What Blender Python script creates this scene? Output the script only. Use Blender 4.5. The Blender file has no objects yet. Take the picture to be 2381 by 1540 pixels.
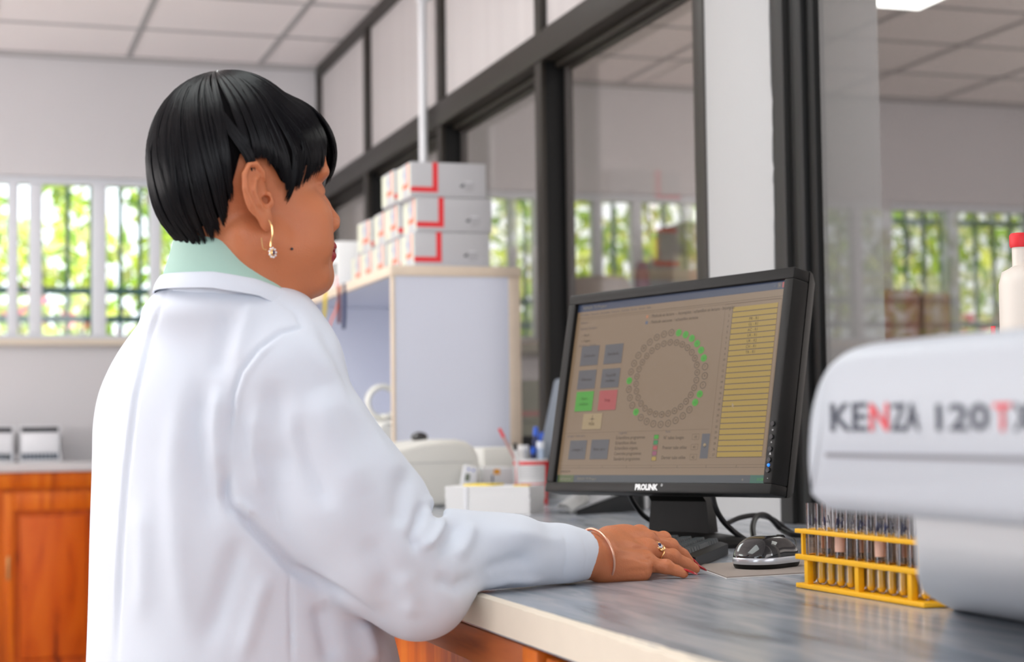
import bpy, bmesh, math, random, time
import numpy as np
import openvdb as vdb
from mathutils import Vector, Matrix
random.seed(7)
SC = bpy.context.scene
COL = SC.collection
T0 = time.time()

# ------------------------------------------------------------------ camera
FPX = 4021.87
yaw, pitch, roll = map(math.radians, (17.8056, 3.2324, -0.7244))
Fv = np.array([math.sin(yaw)*math.cos(pitch), math.cos(yaw)*math.cos(pitch), math.sin(pitch)])
R0 = np.array([math.cos(yaw), -math.sin(yaw), 0.0]); U0 = np.cross(R0, Fv)
Rv = math.cos(roll)*R0+math.sin(roll)*U0; Uv = -math.sin(roll)*R0+math.cos(roll)*U0
CP = np.array([0, 0, 1.11])
cam = bpy.data.cameras.new('camera'); camo = bpy.data.objects.new('camera', cam); COL.objects.link(camo)
camo.matrix_world = Matrix([[Rv[0], Uv[0], -Fv[0], CP[0]], [Rv[1], Uv[1], -Fv[1], CP[1]], [Rv[2], Uv[2], -Fv[2], CP[2]], [0, 0, 0, 1]])
cam.sensor_width = 36; cam.lens = FPX/2381*36; cam.clip_start = .05; cam.clip_end = 200
cam.dof.use_dof = True; cam.dof.focus_distance = 2.26; cam.dof.aperture_fstop = 4.4; cam.dof.aperture_blades = 9
SC.camera = camo

def ray(x, y): return Fv+Rv*(x-1190.5)/FPX-Uv*(y-770)/FPX
def on(ax, val, x, y):          # where the sight line of a measured point meets a plane of the room
    d = ray(x, y); i = 'xyz'.index(ax); return CP+d*((val-CP[i])/d[i])
def at(x, y, Z): return CP+ray(x, y)*Z
def proj(P):
    v = np.asarray(P)-CP; z = v@Fv
    return np.stack([1190.5+FPX*(v@Rv)/z, 770-FPX*(v@Uv)/z], -1)

# ------------------------------------------------------------------ world, lights, exposure
W = bpy.data.worlds.new('world'); SC.world = W; W.use_nodes = True
bg = W.node_tree.nodes['Background']; bg.inputs[0].default_value = (.86, .93, 1, 1); bg.inputs[1].default_value = 3.6
SC.view_settings.view_transform = 'Standard'; SC.view_settings.look = 'None'
SC.view_settings.exposure = -0.46; SC.view_settings.gamma = 1; SC.view_settings.use_curve_mapping = False
def area(name, loc, rot, sx, sy, e, col=(1, 1, 1)):
    l = bpy.data.lights.new(name, 'AREA'); l.shape = 'RECTANGLE'; l.size = sx; l.size_y = sy; l.energy = e; l.color = col
    o = bpy.data.objects.new(name, l); COL.objects.link(o); o.location = loc; o.rotation_euler = [math.radians(a) for a in rot]; return o
s = bpy.data.lights.new('sun', 'SUN'); s.energy = 10; s.angle = .02; s.color = (1, .95, .85)
so = bpy.data.objects.new('sun', s); COL.objects.link(so); so.rotation_euler = (math.radians(38), math.radians(-28), 0)
area('fill_back', (-.6, -2.3, 1.75), (96, 0, 0), 3.6, 1.5, 74, (.88, .94, 1))  # unseen area lamp inside the solid back wall, standing in for window daylight
area('fill_left', (-2.85, 4.2, 1.55), (140, 0, -90), 5.5, 1.4, 270, (1, .96, .95))  # added fill lamp on the windowless left wall, tilted up to brighten the ceiling
area('fill_room_beyond', (6.2, 3.6, 1.5), (112, 0, 90), 5.0, 1.4, 85, (1, .97, .94))  # unseen fill lamp added to brighten the room beyond the glass
area('fill_beyond_back', (4.2, -2.3, 1.7), (95, 0, 8), 3.4, 1.4, 210, (.95, .97, 1))  # added fill lamp that lightens the pillar side behind the glass

# ------------------------------------------------------------------ materials
MATS = {}
def mat(name, col, rough=.5, metal=0, emit=None, es=1, spec=.5, coat=0, sss=0, noise=0, nscale=20, bump=0, bscale=200, sheen=0, stretch=None):
    if name in MATS: return MATS[name]
    m = bpy.data.materials.new(name); m.use_nodes = True; nt = m.node_tree; b = nt.nodes['Principled BSDF']
    b.inputs['Base Color'].default_value = (*col, 1); b.inputs['Roughness'].default_value = rough
    b.inputs['Metallic'].default_value = metal; b.inputs['Specular IOR Level'].default_value = spec
    b.inputs['Coat Weight'].default_value = coat; b.inputs['Sheen Weight'].default_value = sheen
    if sss: b.inputs['Subsurface Weight'].default_value = sss; b.inputs['Subsurface Radius'].default_value = (.02, .006, .003); b.inputs['Subsurface Scale'].default_value = .5
    if emit: b.inputs['Emission Color'].default_value = (*emit, 1); b.inputs['Emission Strength'].default_value = es
    if noise or bump:
        tc = nt.nodes.new('ShaderNodeTexCoord'); mp = nt.nodes.new('ShaderNodeMapping')
        nt.links.new(tc.outputs['Object'], mp.inputs[0])
        if stretch: mp.inputs['Scale'].default_value = stretch
    if noise:
        n = nt.nodes.new('ShaderNodeTexNoise'); n.inputs['Scale'].default_value = nscale; n.inputs['Detail'].default_value = 4
        nt.links.new(mp.outputs[0], n.inputs[0])
        r = nt.nodes.new('ShaderNodeMix'); r.data_type = 'RGBA'
        r.inputs[6].default_value = tuple(c*(1-noise) for c in col)+(1,); r.inputs[7].default_value = tuple(min(1, c*(1+noise)) for c in col)+(1,)
        nt.links.new(n.outputs[0], r.inputs[0]); nt.links.new(r.outputs[2], b.inputs['Base Color'])
    if bump:
        n = nt.nodes.new('ShaderNodeTexNoise'); n.inputs['Scale'].default_value = bscale; n.inputs['Detail'].default_value = 3
        nt.links.new(mp.outputs[0], n.inputs[0]); bp = nt.nodes.new('ShaderNodeBump'); bp.inputs['Strength'].default_value = bump; bp.inputs['Distance'].default_value = .002
        nt.links.new(n.outputs[0], bp.inputs['Height']); nt.links.new(bp.outputs[0], b.inputs['Normal'])
    MATS[name] = m; return m
def ramp_mat(name, cols, pos, scale, stretch, rough=.4, kind='noise', detail=6, dist=0, spec=.5, bump=0):
    m = bpy.data.materials.new(name); m.use_nodes = True; nt = m.node_tree; b = nt.nodes['Principled BSDF']
    tc = nt.nodes.new('ShaderNodeTexCoord'); mp = nt.nodes.new('ShaderNodeMapping'); mp.inputs['Scale'].default_value = stretch
    nt.links.new(tc.outputs['Object'], mp.inputs[0])
    if kind == 'noise':
        n = nt.nodes.new('ShaderNodeTexNoise'); n.inputs['Detail'].default_value = detail
    else:
        n = nt.nodes.new('ShaderNodeTexWave'); n.inputs['Detail'].default_value = detail; n.wave_type = 'RINGS' if kind == 'rings' else 'BANDS'
    n.inputs['Scale'].default_value = scale; n.inputs['Distortion'].default_value = dist
    nt.links.new(mp.outputs[0], n.inputs[0]); cr = nt.nodes.new('ShaderNodeValToRGB')
    while len(cr.color_ramp.elements) < len(cols): cr.color_ramp.elements.new(.5)
    for e, c, p in zip(cr.color_ramp.elements, cols, pos): e.position = p; e.color = (*c, 1)
    out = n.outputs[1] if kind != 'noise' else n.outputs[0]
    out = [o for o in n.outputs if o.name in ('Fac', 'Factor')][0]
    nt.links.new(out, cr.inputs[0]); nt.links.new(cr.outputs[0], b.inputs['Base Color'])
    b.inputs['Roughness'].default_value = rough; b.inputs['Specular IOR Level'].default_value = spec
    if bump:
        bp = nt.nodes.new('ShaderNodeBump'); bp.inputs['Strength'].default_value = bump; bp.inputs['Distance'].default_value = .003
        nt.links.new(out, bp.inputs['Height']); nt.links.new(bp.outputs[0], b.inputs['Normal'])
    MATS[name] = m; return m
def glass_mat(name, tint, refl=1.0, rough=0.0, ior=1.5):
    m = bpy.data.materials.new(name); m.use_nodes = True; nt = m.node_tree; nt.nodes.remove(nt.nodes['Principled BSDF'])
    tr = nt.nodes.new('ShaderNodeBsdfTransparent'); tr.inputs[0].default_value = (*tint, 1)
    gl = nt.nodes.new('ShaderNodeBsdfGlossy'); gl.inputs['Roughness'].default_value = rough; gl.inputs[0].default_value = (1, 1, 1, 1)
    fr = nt.nodes.new('ShaderNodeFresnel'); fr.inputs[0].default_value = ior
    mx = nt.nodes.new('ShaderNodeMixShader'); mu = nt.nodes.new('ShaderNodeMath'); mu.operation = 'MULTIPLY'; mu.inputs[1].default_value = refl; nt.links.new(fr.outputs[0], mu.inputs[0]); nt.links.new(mu.outputs[0], mx.inputs[0]); nt.links.new(tr.outputs[0], mx.inputs[1]); nt.links.new(gl.outputs[0], mx.inputs[2])
    nt.links.new(mx.outputs[0], nt.nodes['Material Output'].inputs[0]); MATS[name] = m; return m

WALL = mat('wall_paint', (.63, .62, .635), .7, noise=.02, nscale=3, bump=.05, bscale=120)
WALLP = mat('pillar_paint', (.44, .445, .45), .55, bump=.05, bscale=60)
CEIL = mat('ceiling_tile', (.90, .845, .84), .9, noise=.015, nscale=4, bump=.1, bscale=300)
CEILG = mat('ceiling_grid_metal', (.42, .41, .41), .6)
FLOOR = mat('floor_tile', (.66, .63, .60), .35, noise=.1, nscale=6)
BRONZE = mat('dark_bronze_frame', (.021, .017, .013), .45, spec=.35, noise=.1, nscale=30)
BLACKF = mat('black_frame', (.004, .004, .004), .5, spec=.2)
GLASSR = glass_mat('tinted_glass_dark', (.64, .62, .61), .15)
GLASS = glass_mat('tinted_glass', (.82, .79, .77), .25)
FROST = ramp_mat('frosted_panel', [(.53, .50, .50), (.60, .57, .565)], [.3, .7], 3, (1, 3.5, .05), .35, spec=.4)
WFRAME = mat('white_window_frame', (.72, .75, .80), .5)
TEAL = mat('teal_railing', (.05, .14, .15), .5)
MELA = mat('white_melamine', (.66, .69, .80), .45)
CREAM = mat('cream_edge', (.72, .60, .48), .6, noise=.06, nscale=25)
CREAMW = mat('worktop_edge_cream', (.77, .68, .56), .6, noise=.04, nscale=30)
COUNTER = ramp_mat('grey_woodgrain_laminate', [(.14, .16, .19), (.31, .345, .40), (.46, .47, .50), (.24, .27, .32)], [.25, .45, .62, .8], 2.0, (14, 2.0, 1), .22, detail=9, dist=.6, spec=.6)
WOOD = ramp_mat('red_brown_wood', [(.20, .045, .012), (.40, .10, .022), (.52, .15, .035)], [.3, .5, .75], 2.2, (4, 1.2, 16), .35, detail=8, dist=.5)
WOODV = ramp_mat('orange_pine', [(.36, .060, .003), (.60, .125, .006), (.70, .19, .012)], [.28, .5, .75], 2.4, (12, 12, 1.0), .4, detail=8, dist=.7, spec=.25)
WOODD = ramp_mat('orange_pine_panel', [(.17, .025, .003), (.52, .085, .004), (.62, .13, .008)], [.30, .42, .7], 2.2, (7, 7, 1.0), .4, detail=8, dist=1.2, spec=.25)
WHITEP = mat('white_plastic', (.78, .79, .82), .35)
CREAMP = mat('cream_plastic', (.74, .73, .68), .4)
PAPER = mat('white_paper', (.82, .82, .82), .7)
CARD = mat('grey_white_carton', (.52, .52, .54), .6)
CARDY = mat('pale_carton_label', (.66, .67, .55), .6)
RED = mat('red_print', (.80, .02, .03), .5)
ORED = mat('orange_red_print', (.85, .20, .12), .5)
INK = mat('dark_ink', (.03, .03, .04), .5)
GREYINK = mat('grey_ink', (.36, .36, .38), .5)
YEL = mat('yellow_plastic', (1.0, .52, .006), .4)
YEL2 = mat('yellow_label', (.90, .68, .02), .5)
ORG = mat('orange_label', (.95, .42, .02), .5)
BLK = mat('black_plastic', (.009, .009, .010), .35)
BLKM = mat('black_bezel', (.010, .0095, .009), .42, spec=.2, bump=.1, bscale=900)
BLKG = mat('gloss_black', (.012, .012, .014), .12, coat=.5)
SILV = mat('silver_plastic', (.62, .65, .70), .25, metal=.6)
BLUE = mat('blue_plastic', (.01, .10, .60), .35)
NAVY = mat('navy_plastic', (.01, .02, .10), .4)
LBLUE = mat('pale_blue_plastic', (.45, .55, .72), .3)
GREYM = mat('grey_metal', (.30, .34, .40), .4, metal=.5)
BROWNC = mat('brown_cardboard', (.34, .15, .10), .7, noise=.08, nscale=8)
TANC = mat('tan_cardboard', (.42, .27, .20), .7, noise=.06, nscale=8)
OLIVE = mat('olive_carton', (.20, .19, .13), .7, noise=.15, nscale=8)
BEIGE = mat('beige_cloth', (.38, .34, .31), .8)
MAROON = mat('maroon_cloth', (.16, .02, .03), .8)
MINT = mat('mint_cotton', (.42, .63, .55), .8, noise=.06, nscale=14, bump=.2, bscale=900)
COATM = mat('white_coat_cotton', (.72, .77, .86), .75, sheen=.1, bump=.12, bscale=1500)
TROU = mat('dark_trousers', (.05, .05, .07), .8)
SKIN = mat('skin', (.57, .19, .080), .46, sss=.12, noise=.07, nscale=22, bump=.25, bscale=500)
LIP = mat('red_lipstick', (.38, .03, .04), .35)
NAIL = mat('red_nail_polish', (.45, .004, .012), .12, coat=.6)
HAIRM = mat('black_hair', (.002, .002, .0035), .30, spec=.22)
HAIRB = mat('black_hair_underlayer', (.003, .0025, .003), .8, spec=.04)
GOLD = mat('gold', (.90, .55, .25), .22, metal=.95)
ROSE = mat('rose_gold', (.88, .50, .36), .28, metal=.9)
GEM = mat('clear_stones', (.85, .85, .88), .1)
SAPH = mat('dark_sapphire', (.02, .02, .10), .1)
EYEW = mat('eye_white', (.7, .68, .66), .2)
PADM = mat('grey_brown_pad', (.33, .28, .25), .75, bump=.2, bscale=700)
GRAVEL = mat('ground_outside', (.20, .22, .12), .9, noise=.3, nscale=3)

# ------------------------------------------------------------------ object helpers
def tag(o, label=None, cat=None, group=None, kind=None):
    if label: o['label'] = label
    if cat: o['category'] = cat
    if group: o['group'] = group
    if kind: o['kind'] = kind
    return o
def thing(name, loc, label, cat, group=None, rotz=0):
    o = bpy.data.objects.new(name, None); COL.objects.link(o); o.location = loc; o.rotation_euler = (0, 0, rotz); o.empty_display_size = .05
    return tag(o, label, cat, group)
def link(name, me, parent=None):
    o = bpy.data.objects.new(name, me); COL.objects.link(o)
    if parent is not None: o.parent = parent
    return o
def smooth(me, ang=None):
    me.polygons.foreach_set('use_smooth', [True]*len(me.polygons))
    if ang is not None:
        try: me.set_sharp_from_angle(angle=math.radians(ang))
        except Exception: pass
class MB:
    def __init__(s): s.bm = bmesh.new(); s.mats = []
    def mi(s, m):
        if m not in s.mats: s.mats.append(m)
        return s.mats.index(m)
    def box(s, x0, x1, y0, y1, z0, z1, m, bev=0, M=None, seg=2):
        b = bmesh.new(); bmesh.ops.create_cube(b, size=1)
        for v in b.verts: v.co = Vector(((x0+x1)/2+v.co.x*(x1-x0), (y0+y1)/2+v.co.y*(y1-y0), (z0+z1)/2+v.co.z*(z1-z0)))
        if bev: bmesh.ops.bevel(b, geom=b.edges[:], offset=bev, segments=seg, affect='EDGES', profile=.5)
        return s.add(b, m, M)
    def add(s, b, m, M=None):
        if M is not None: b.transform(M)
        i = s.mi(m)
        for f in b.faces: f.material_index = i; f.smooth = True
        t = bpy.data.meshes.new('t'); b.to_mesh(t); b.free(); s.bm.from_mesh(t); bpy.data.meshes.remove(t); return s
    def cyl(s, p0, p1, r0, r1, m, n=24, cap=True):
        p0, p1 = Vector(p0), Vector(p1); d = p1-p0; b = bmesh.new()
        bmesh.ops.create_cone(b, cap_ends=cap, segments=n, radius1=r0, radius2=r1, depth=d.length)
        return s.add(b, m, Matrix.Translation((p0+p1)/2) @ d.to_track_quat('Z', 'Y').to_matrix().to_4x4())
    def sph(s, c, r, m, n=20, rot=None):
        b = bmesh.new(); bmesh.ops.create_uvsphere(b, u_segments=n, v_segments=n//2+2, radius=1)
        r = (r, r, r) if not hasattr(r, '__len__') else r
        M = Matrix.Translation(Vector(c)) @ (rot.to_4x4() if rot else Matrix()) @ Matrix.Diagonal((*r, 1)); return s.add(b, m, M)
    def tube(s, pts, r, m, n=10, closed=False, flat=1.0, up=None):
        pts = [Vector(p) for p in pts]; N = len(pts); b = bmesh.new(); rings = []
        rr = r if hasattr(r, '__len__') else [r]*N
        prev = None
        for i, p in enumerate(pts):
            t = (pts[(i+1) % N]-pts[i-1]) if closed else (pts[min(i+1, N-1)]-pts[max(i-1, 0)])
            t.normalize()
            if prev is None: a = t.cross(up if up else Vector((0, 0, 1)) if abs(t.z) < .9 else Vector((1, 0, 0))).normalized()
            else: a = (prev-t*prev.dot(t)).normalized()
            prev = a; c = t.cross(a)
            rings.append([b.verts.new(p+(a*math.cos(k/n*6.28318)*flat+c*math.sin(k/n*6.28318))*rr[i]) for k in range(n)])
        for i in range(N if closed else N-1):
            A, B = rings[i], rings[(i+1) % N]
            for k in range(n): b.faces.new((A[k], A[(k+1) % n], B[(k+1) % n], B[k]))
        if not closed: b.faces.new(rings[0][::-1]); b.faces.new(rings[-1])
        bmesh.ops.recalc_face_normals(b, faces=b.faces)
        return s.add(b, m)
    def poly(s, pts, m, M=None):
        b = bmesh.new(); b.faces.new([b.verts.new(Vector(p)) for p in pts]); return s.add(b, m, M)
    def prism(s, pts2, d0, d1, m, M=None, bev=0, seg=3):     # outline in (u,v), extruded along w
        b = bmesh.new(); A = [b.verts.new((u, v, d0)) for u, v in pts2]; B = [b.verts.new((u, v, d1)) for u, v in pts2]; n = len(A)
        fa = b.faces.new(A); fb = b.faces.new(B[::-1])
        for k in range(n): b.faces.new((A[k], B[k], B[(k+1) % n], A[(k+1) % n]))
        bmesh.ops.recalc_face_normals(b, faces=b.faces)
        if bev:
            es = set(fa.edges) | set(fb.edges)
            bmesh.ops.bevel(b, geom=list(es), offset=bev, segments=seg, affect='EDGES', profile=.5)
        return s.add(b, m, M)
    def loft(s, rings, m, capa=True, capb=True, closed=True):
        b = bmesh.new(); R = [[b.verts.new(Vector(p)) for p in r] for r in rings]; n = len(R[0])
        for A, B in zip(R, R[1:]):
            for k in range(n if closed else n-1): b.faces.new((A[k], A[(k+1) % n], B[(k+1) % n], B[k]))
        if capa and closed: b.faces.new(R[0][::-1])
        if capb and closed: b.faces.new(R[-1])
        bmesh.ops.recalc_face_normals(b, faces=b.faces)
        return s.add(b, m)
    def mesh(s, name, ang=40):
        me = bpy.data.meshes.new(name); s.bm.to_mesh(me); s.bm.free()
        for m in s.mats: me.materials.append(m)
        smooth(me, ang); return me
    def build(s, name, parent=None, ang=40, world=False):
        if world and parent is not None:      # geometry given in room coordinates
            c = parent; M = Matrix()
            while c is not None: M = Matrix.LocRotScale(c.location, c.rotation_euler, c.scale) @ M; c = c.parent
            s.bm.transform(M.inverted())
        return link(name, s.mesh(name, ang), parent)
def box(name, x0, x1, y0, y1, z0, z1, m, parent=None, bev=0): return MB().box(x0, x1, y0, y1, z0, z1, m, bev).build(name, parent)
def arc(cx, cy, r, a0, a1, n=8): return [(cx+r*math.cos(math.radians(a0+(a1-a0)*i/n)), cy+r*math.sin(math.radians(a0+(a1-a0)*i/n))) for i in range(n+1)]
def spline(pts, n=8, closed=False):
    P = [Vector(p) for p in pts]; out = []; N = len(P)
    for i in range(N if closed else N-1):
        if closed: a, b, c, d = P[i-1], P[i], P[(i+1) % N], P[(i+2) % N]
        else: a, b, c, d = P[max(i-1, 0)], P[i], P[i+1], P[min(i+2, N-1)]
        for k in range(n):
            t = k/n; out.append(.5*((2*b)+(c-a)*t+(2*a-5*b+4*c-d)*t*t+(-a+3*b-3*c+d)*t**3))
    if not closed: out.append(P[-1])
    return out
FONTC = {}
def text_bm(body, size, align='LEFT', bold=0, sx=1.0):
    k = (body, size, align, bold, sx)
    cu = bpy.data.curves.new('t', 'FONT'); cu.body = body; cu.size = size; cu.align_x = align; cu.align_y = 'CENTER'; cu.offset = bold; cu.resolution_u = 2
    o = bpy.data.objects.new('t', cu); me = o.to_mesh(); b = bmesh.new(); b.from_mesh(me); o.to_mesh_clear(); bpy.data.objects.remove(o); bpy.data.curves.remove(cu)
    if sx != 1: b.transform(Matrix.Diagonal((sx, 1, 1, 1)))
    return b
def copy_tree(o, parent=None, **kw):
    c = o.copy(); COL.objects.link(c); c.parent = parent
    for ch in o.children: copy_tree(ch, c)
    return c
ROOT = '@'
#PARTS
# ------------------------------------------------------------------ room shell
XW, YF, ZC, CT = 1.538, 7.606, 2.746, .92
XG = 1.612                                     # plane of the lower glass
XL, YB, XR = -3.0, -2.5, 6.5
def struct(name, mb, parent=None):
    o = mb.build(name, parent); 
    if parent is None: o['kind'] = 'structure'
    return o
struct('floor', MB().box(XL-.15, XR+.15, YB-.15, YF+.15, -.1, 0, FLOOR))
c = MB().box(XL-.15, XR+.15, YB-.15, YF+.15, ZC, ZC+.12, CEIL)
ceil = struct('ceiling', c)
g = MB()
for i in range(-7, 11):
    x = .70+.574*i
    if XL < x < XR: g.box(x-.012, x+.012, YB, YF, ZC-.004, ZC+.01, CEILG)
for i in range(0, 18):
    y = 7.04-.58*i
    if y > YB: g.box(XL, XR, y-.012, y+.012, ZC-.0035, ZC+.01, CEILG)
g.box(XL, XR, YF-.03, YF, ZC-.02, ZC+.01, CEILG)
g.build('ceiling_grid', ceil)
struct('wall_left', MB().box(XL-.15, XL, YB-.15, YF+.15, 0, ZC, WALL))
struct('wall_back', MB().box(XL, XR, YB-.15, YB, 0, ZC, WALL))
struct('wall_right', MB().box(XR, XR+.15, YB-.15, YF+.15, 0, ZC, WALL))
# far wall with two long window bands
def fx(x): return on('y', YF, x, 600)[0]
zs, zt = 1.11+(1.410-1.076)*1.218, 1.11+(1.983-1.076)*1.218
wf = MB().box(XL, XR, YF, YF+.15, 0, zs, WALL).box(XL, XR, YF, YF+.15, zt, ZC, WALL)
segs = [(-2.2, fx(470)), (fx(1100), fx(1655)), (fx(2076), fx(2560))]
prev = XL
for a, b in segs: wf.box(prev, a, YF, YF+.15, zs, zt, WALL); prev = b
wf.box(prev, XR, YF, YF+.15, zs, zt, WALL)
struct('wall_far', wf)
# windows: white frame, mullions; outside a dark railing
def window(n, x0, x1, mull, bars, rails=(.215, .075)):
    w = bpy.data.objects.new('window_%d' % n, None); COL.objects.link(w); w['kind'] = 'structure'; w.location = ((x0+x1)/2, YF, zs)
    f = MB(); y0, y1 = YF+.02, YF+.09
    f.box(x0, x1, y0, y1, zt-.03, zt, WFRAME, .004); f.box(x0, x1, y0, y1, zs, zs+.02, WFRAME, .004)
    for a, b in mull: f.box(a, b, y0, y1, zs+.019, zt-.029, WFRAME, .005)
    f.build('window_frame', w, world=True)
    MB().box(x0-.04, x1+.04, YF-.05, YF+.14, zs-.03, zs-.001, CREAMW, .006).build('window_sill', w, world=True)
    MB().box(x0+.002, x1-.002, YF+.05, YF+.054, zs+.01, zt-.01, glass_c).build('pane', w, world=True)
    return w
glass_c = glass_mat('clear_glass', (.97, .98, .97))
def railing(x0, x1, bars, rails, label):
    t = thing('railing', ((x0+x1)/2, YF+.3, zs), label, 'railing')
    for z in rails: MB().box(x0, x1, YF+.29, YF+.32, z-.014, z+.014, TEAL).build('rail', t, world=True)
    for b in bars: MB().box(b-.009, b+.009, YF+.30, YF+.316, -.05, zt+.05, TEAL).build('bar', t, world=True)
window(1, -2.2, fx(470), [(-2.2, -2.16), (-1.2, -1.15), (-.62, -.57), (fx(-140), fx(-115)), (fx(18), fx(43)), (fx(68), fx(99)), (fx(216), fx(249)), (fx(350), fx(377)), (fx(445), fx(470))], None)
window(2, fx(1100), fx(1655), [(fx(1100), fx(1139)), (fx(1190), fx(1207)), (fx(1246), fx(1332)), (fx(1386), fx(1406)), (fx(1477), fx(1500)), (fx(1594), fx(1620)), (fx(1642), fx(1655))], None)
window(3, fx(2076), fx(2560), [(fx(2076), fx(2080)), (fx(2216), fx(2237)), (fx(2400), fx(2425)), (fx(2545), fx(2560))], None)
def rz(y): return on('y', YF+.3, 150, y)[2]
def rx(x): return on('y', YF+.3, x, 600)[0]
railing(-2.3, rx(480), [rx(x) for x in (-420, -330, -220, -60, 157, 213, 280, 326, 415)], [rz(676), rz(742)], 'dark teal railing outside the left window')
railing(rx(1090), rx(1660), [rx(x) for x in (1222, 1428, 1545)], [rz(690), rz(750)], 'dark railing outside the window beyond the glass partition')
railing(rx(2060), rx(2600), [rx(x) for x in (2108, 2150, 2190, 2270, 2312, 2352, 2450, 2500)], [rz(476)+.03, rz(740)], 'dark railing with a top rail outside the rightmost window')

# glazed partition along the counter
pw = MB().box(XW, XG+.08, YB, YF, 0, CT+.06, WALLP)
struct('wall_partition', pw)
def wy(x, y=300): return on('x', XW, x, y)[1]
pil = MB(); zz = [CT+.06+i*(ZC-CT-.06)/60 for i in range(61)]
pil.box(XW-.012, XW+.227, 3.055, 3.375, 0, ZC, WALLP, .004)
struct('wall_pillar', pil)
# jagged paint line on the pillar's edges
zA, zB = 2.124, 2.204                           # transom
mull = [(6.60, 6.66), (5.51, 5.565), (4.475, 4.53)]
bays = [(YF, 6.66), (6.60, 5.565), (5.51, 4.53), (4.475, 3.43), (2.905, 1.60), (1.52, .3), (.22, -2.5)]
fr = MB()
fr.box(XW-.01, XW+.012, YB, 3.06, ZC-.05, ZC, BRONZE, .003).box(XW-.01, XG+.004, 3.37, YF, ZC-.05, ZC, BRONZE, .003)
fr.box(XW-.012, XG+.004, 3.37, YF, zA, zB, BRONZE, .003)
fr.box(XW, XG+.004, 3.37, YF, CT+.06, CT+.13, BLACKF, .003)
fr.box(XW, XW+.012, YB, 2.9, CT+.06, CT+.085, BLACKF, .003)
fr.box(XW-.008, XG+.004, YF-.04, YF, CT+.13, ZC-.05, BRONZE, .003)
for a, b in mull:
    fr.box(XW-.008, XW+.006, a, b, CT+.13, zA, BRONZE, .002).box(XW+.006, XG+.004, a+.0005, b-.0005, CT+.13, zA, BLACKF); fr.box(XW-.008, XW+.05, a+.0, b, zB, ZC-.05, BRONZE, .003)
struct('trim_partition_frame', fr)
p = MB()
p.box(XW-.016, XG+.004, 3.372, 3.43, CT+.001, ZC-.05, BRONZE, .004)
struct('trim_post_left', p)
p = MB()
p.box(XW-.016, XW+.05, 3.00, 3.052, CT+.001, ZC-.05, mat('charcoal_frame', (.028, .027, .026), .5, spec=.25), .003)
p.box(XW-.006, XW+.02, 2.962, 3.0, CT+.001, ZC-.05, BLACKF, .003)
p.box(XW-.014, XW+.012, 2.928, 2.962, CT+.001, ZC-.05, mat('charcoal_frame2', (.012, .012, .012), .5, spec=.25), .006)
p.box(XW-.004, XW+.010, 2.895, 2.928, CT+.001, ZC-.05, BLACKF, .004)
struct('trim_post_right', p)
# ragged paint overlap beside the posts
rg = MB(); random.seed(3)
for (ya, sgn) in ((3.06, -1),):
    b = bmesh.new(); prevv = None; n = 90
    for i in range(n+1):
        z = CT+.06+(ZC-CT-.1)*i/n; w = .004+.009*abs(math.sin(i*.13))*random.random()+.002*random.random()
        v0 = b.verts.new((XW-.0165, ya-sgn*.002, z)); v1 = b.verts.new((XW-.0165, ya+sgn*w, z)); v2 = b.verts.new((XW-.0125, ya+sgn*w*1.05, z))
        if prevv: b.faces.new((prevv[0], v0, v1, prevv[1])); b.faces.new((prevv[1], v1, v2, prevv[2]))
        prevv = (v0, v1, v2)
    rg.add(b, WALLP if sgn < 0 else WALLP)
struct('trim_paint_overlap', rg)
SUB = mat('grey_inner_frame', (.055, .048, .045), .5)
n = 4
for y1, y0 in bays:
    w = bpy.data.objects.new('window_%d' % n, None); COL.objects.link(w); w['kind'] = 'structure'; w.location = (XG, (y0+y1)/2, CT+.13); n += 1
    big = y0 < 3
    zl, zh = (CT+.085, ZC-.05) if big else (CT+.13, zA)
    if not big:
        f = MB(); t_ = .038
        f.box(XG-.014, XG-.001, y0+.001, y0+t_, zl, zh, SUB, .002).box(XG-.014, XG-.001, y1-t_, y1-.001, zl, zh, SUB, .002)
        f.box(XG-.014, XG-.001, y0+t_, y1-t_, zh-.03, zh, BRONZE, .003).box(XG-.014, XG-.001, y0+t_, y1-t_, zl, zl+t_, BRONZE, .003)
        f.box(XG-.040, XG-.014, y0+.001, y1-.001, zh-.018, zh, BRONZE, .003)
        f.build('window_frame', w, world=True)
        MB().box(XW+.012, XW+.02, y0+.001, y1-.001, zB, ZC-.05, FROST).build('upper_panel', w, world=True)
        MB().box(XW+.0, XW+.011, y0+.001, y1-.001, zB, zB+.01, SUB).build('glazing_bead', w, world=True)
    xg = XW+.003 if big else XG
    MB().box(xg, xg+.005, y0+.002, y1-.002, zl+.001, zh-.001, GLASSR if big else GLASS).build('pane', w, world=True)
# white pipe in front of the partition
pp = thing('pipe', (XW-.038, wy(1006)-.02, 1.6162), 'white vertical pipe running down the glazed partition to the shelf behind the cartons', 'pipe')
MB().cyl((0, 0, 0), (0, 0, ZC-1.6162), .0145, .0145, WHITEP).build('tube', pp)
for z in (.95,): MB().box(-.018, .028, -.018, .018, z, z+.02, WHITEP, .004).build('clip', pp)

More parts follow.
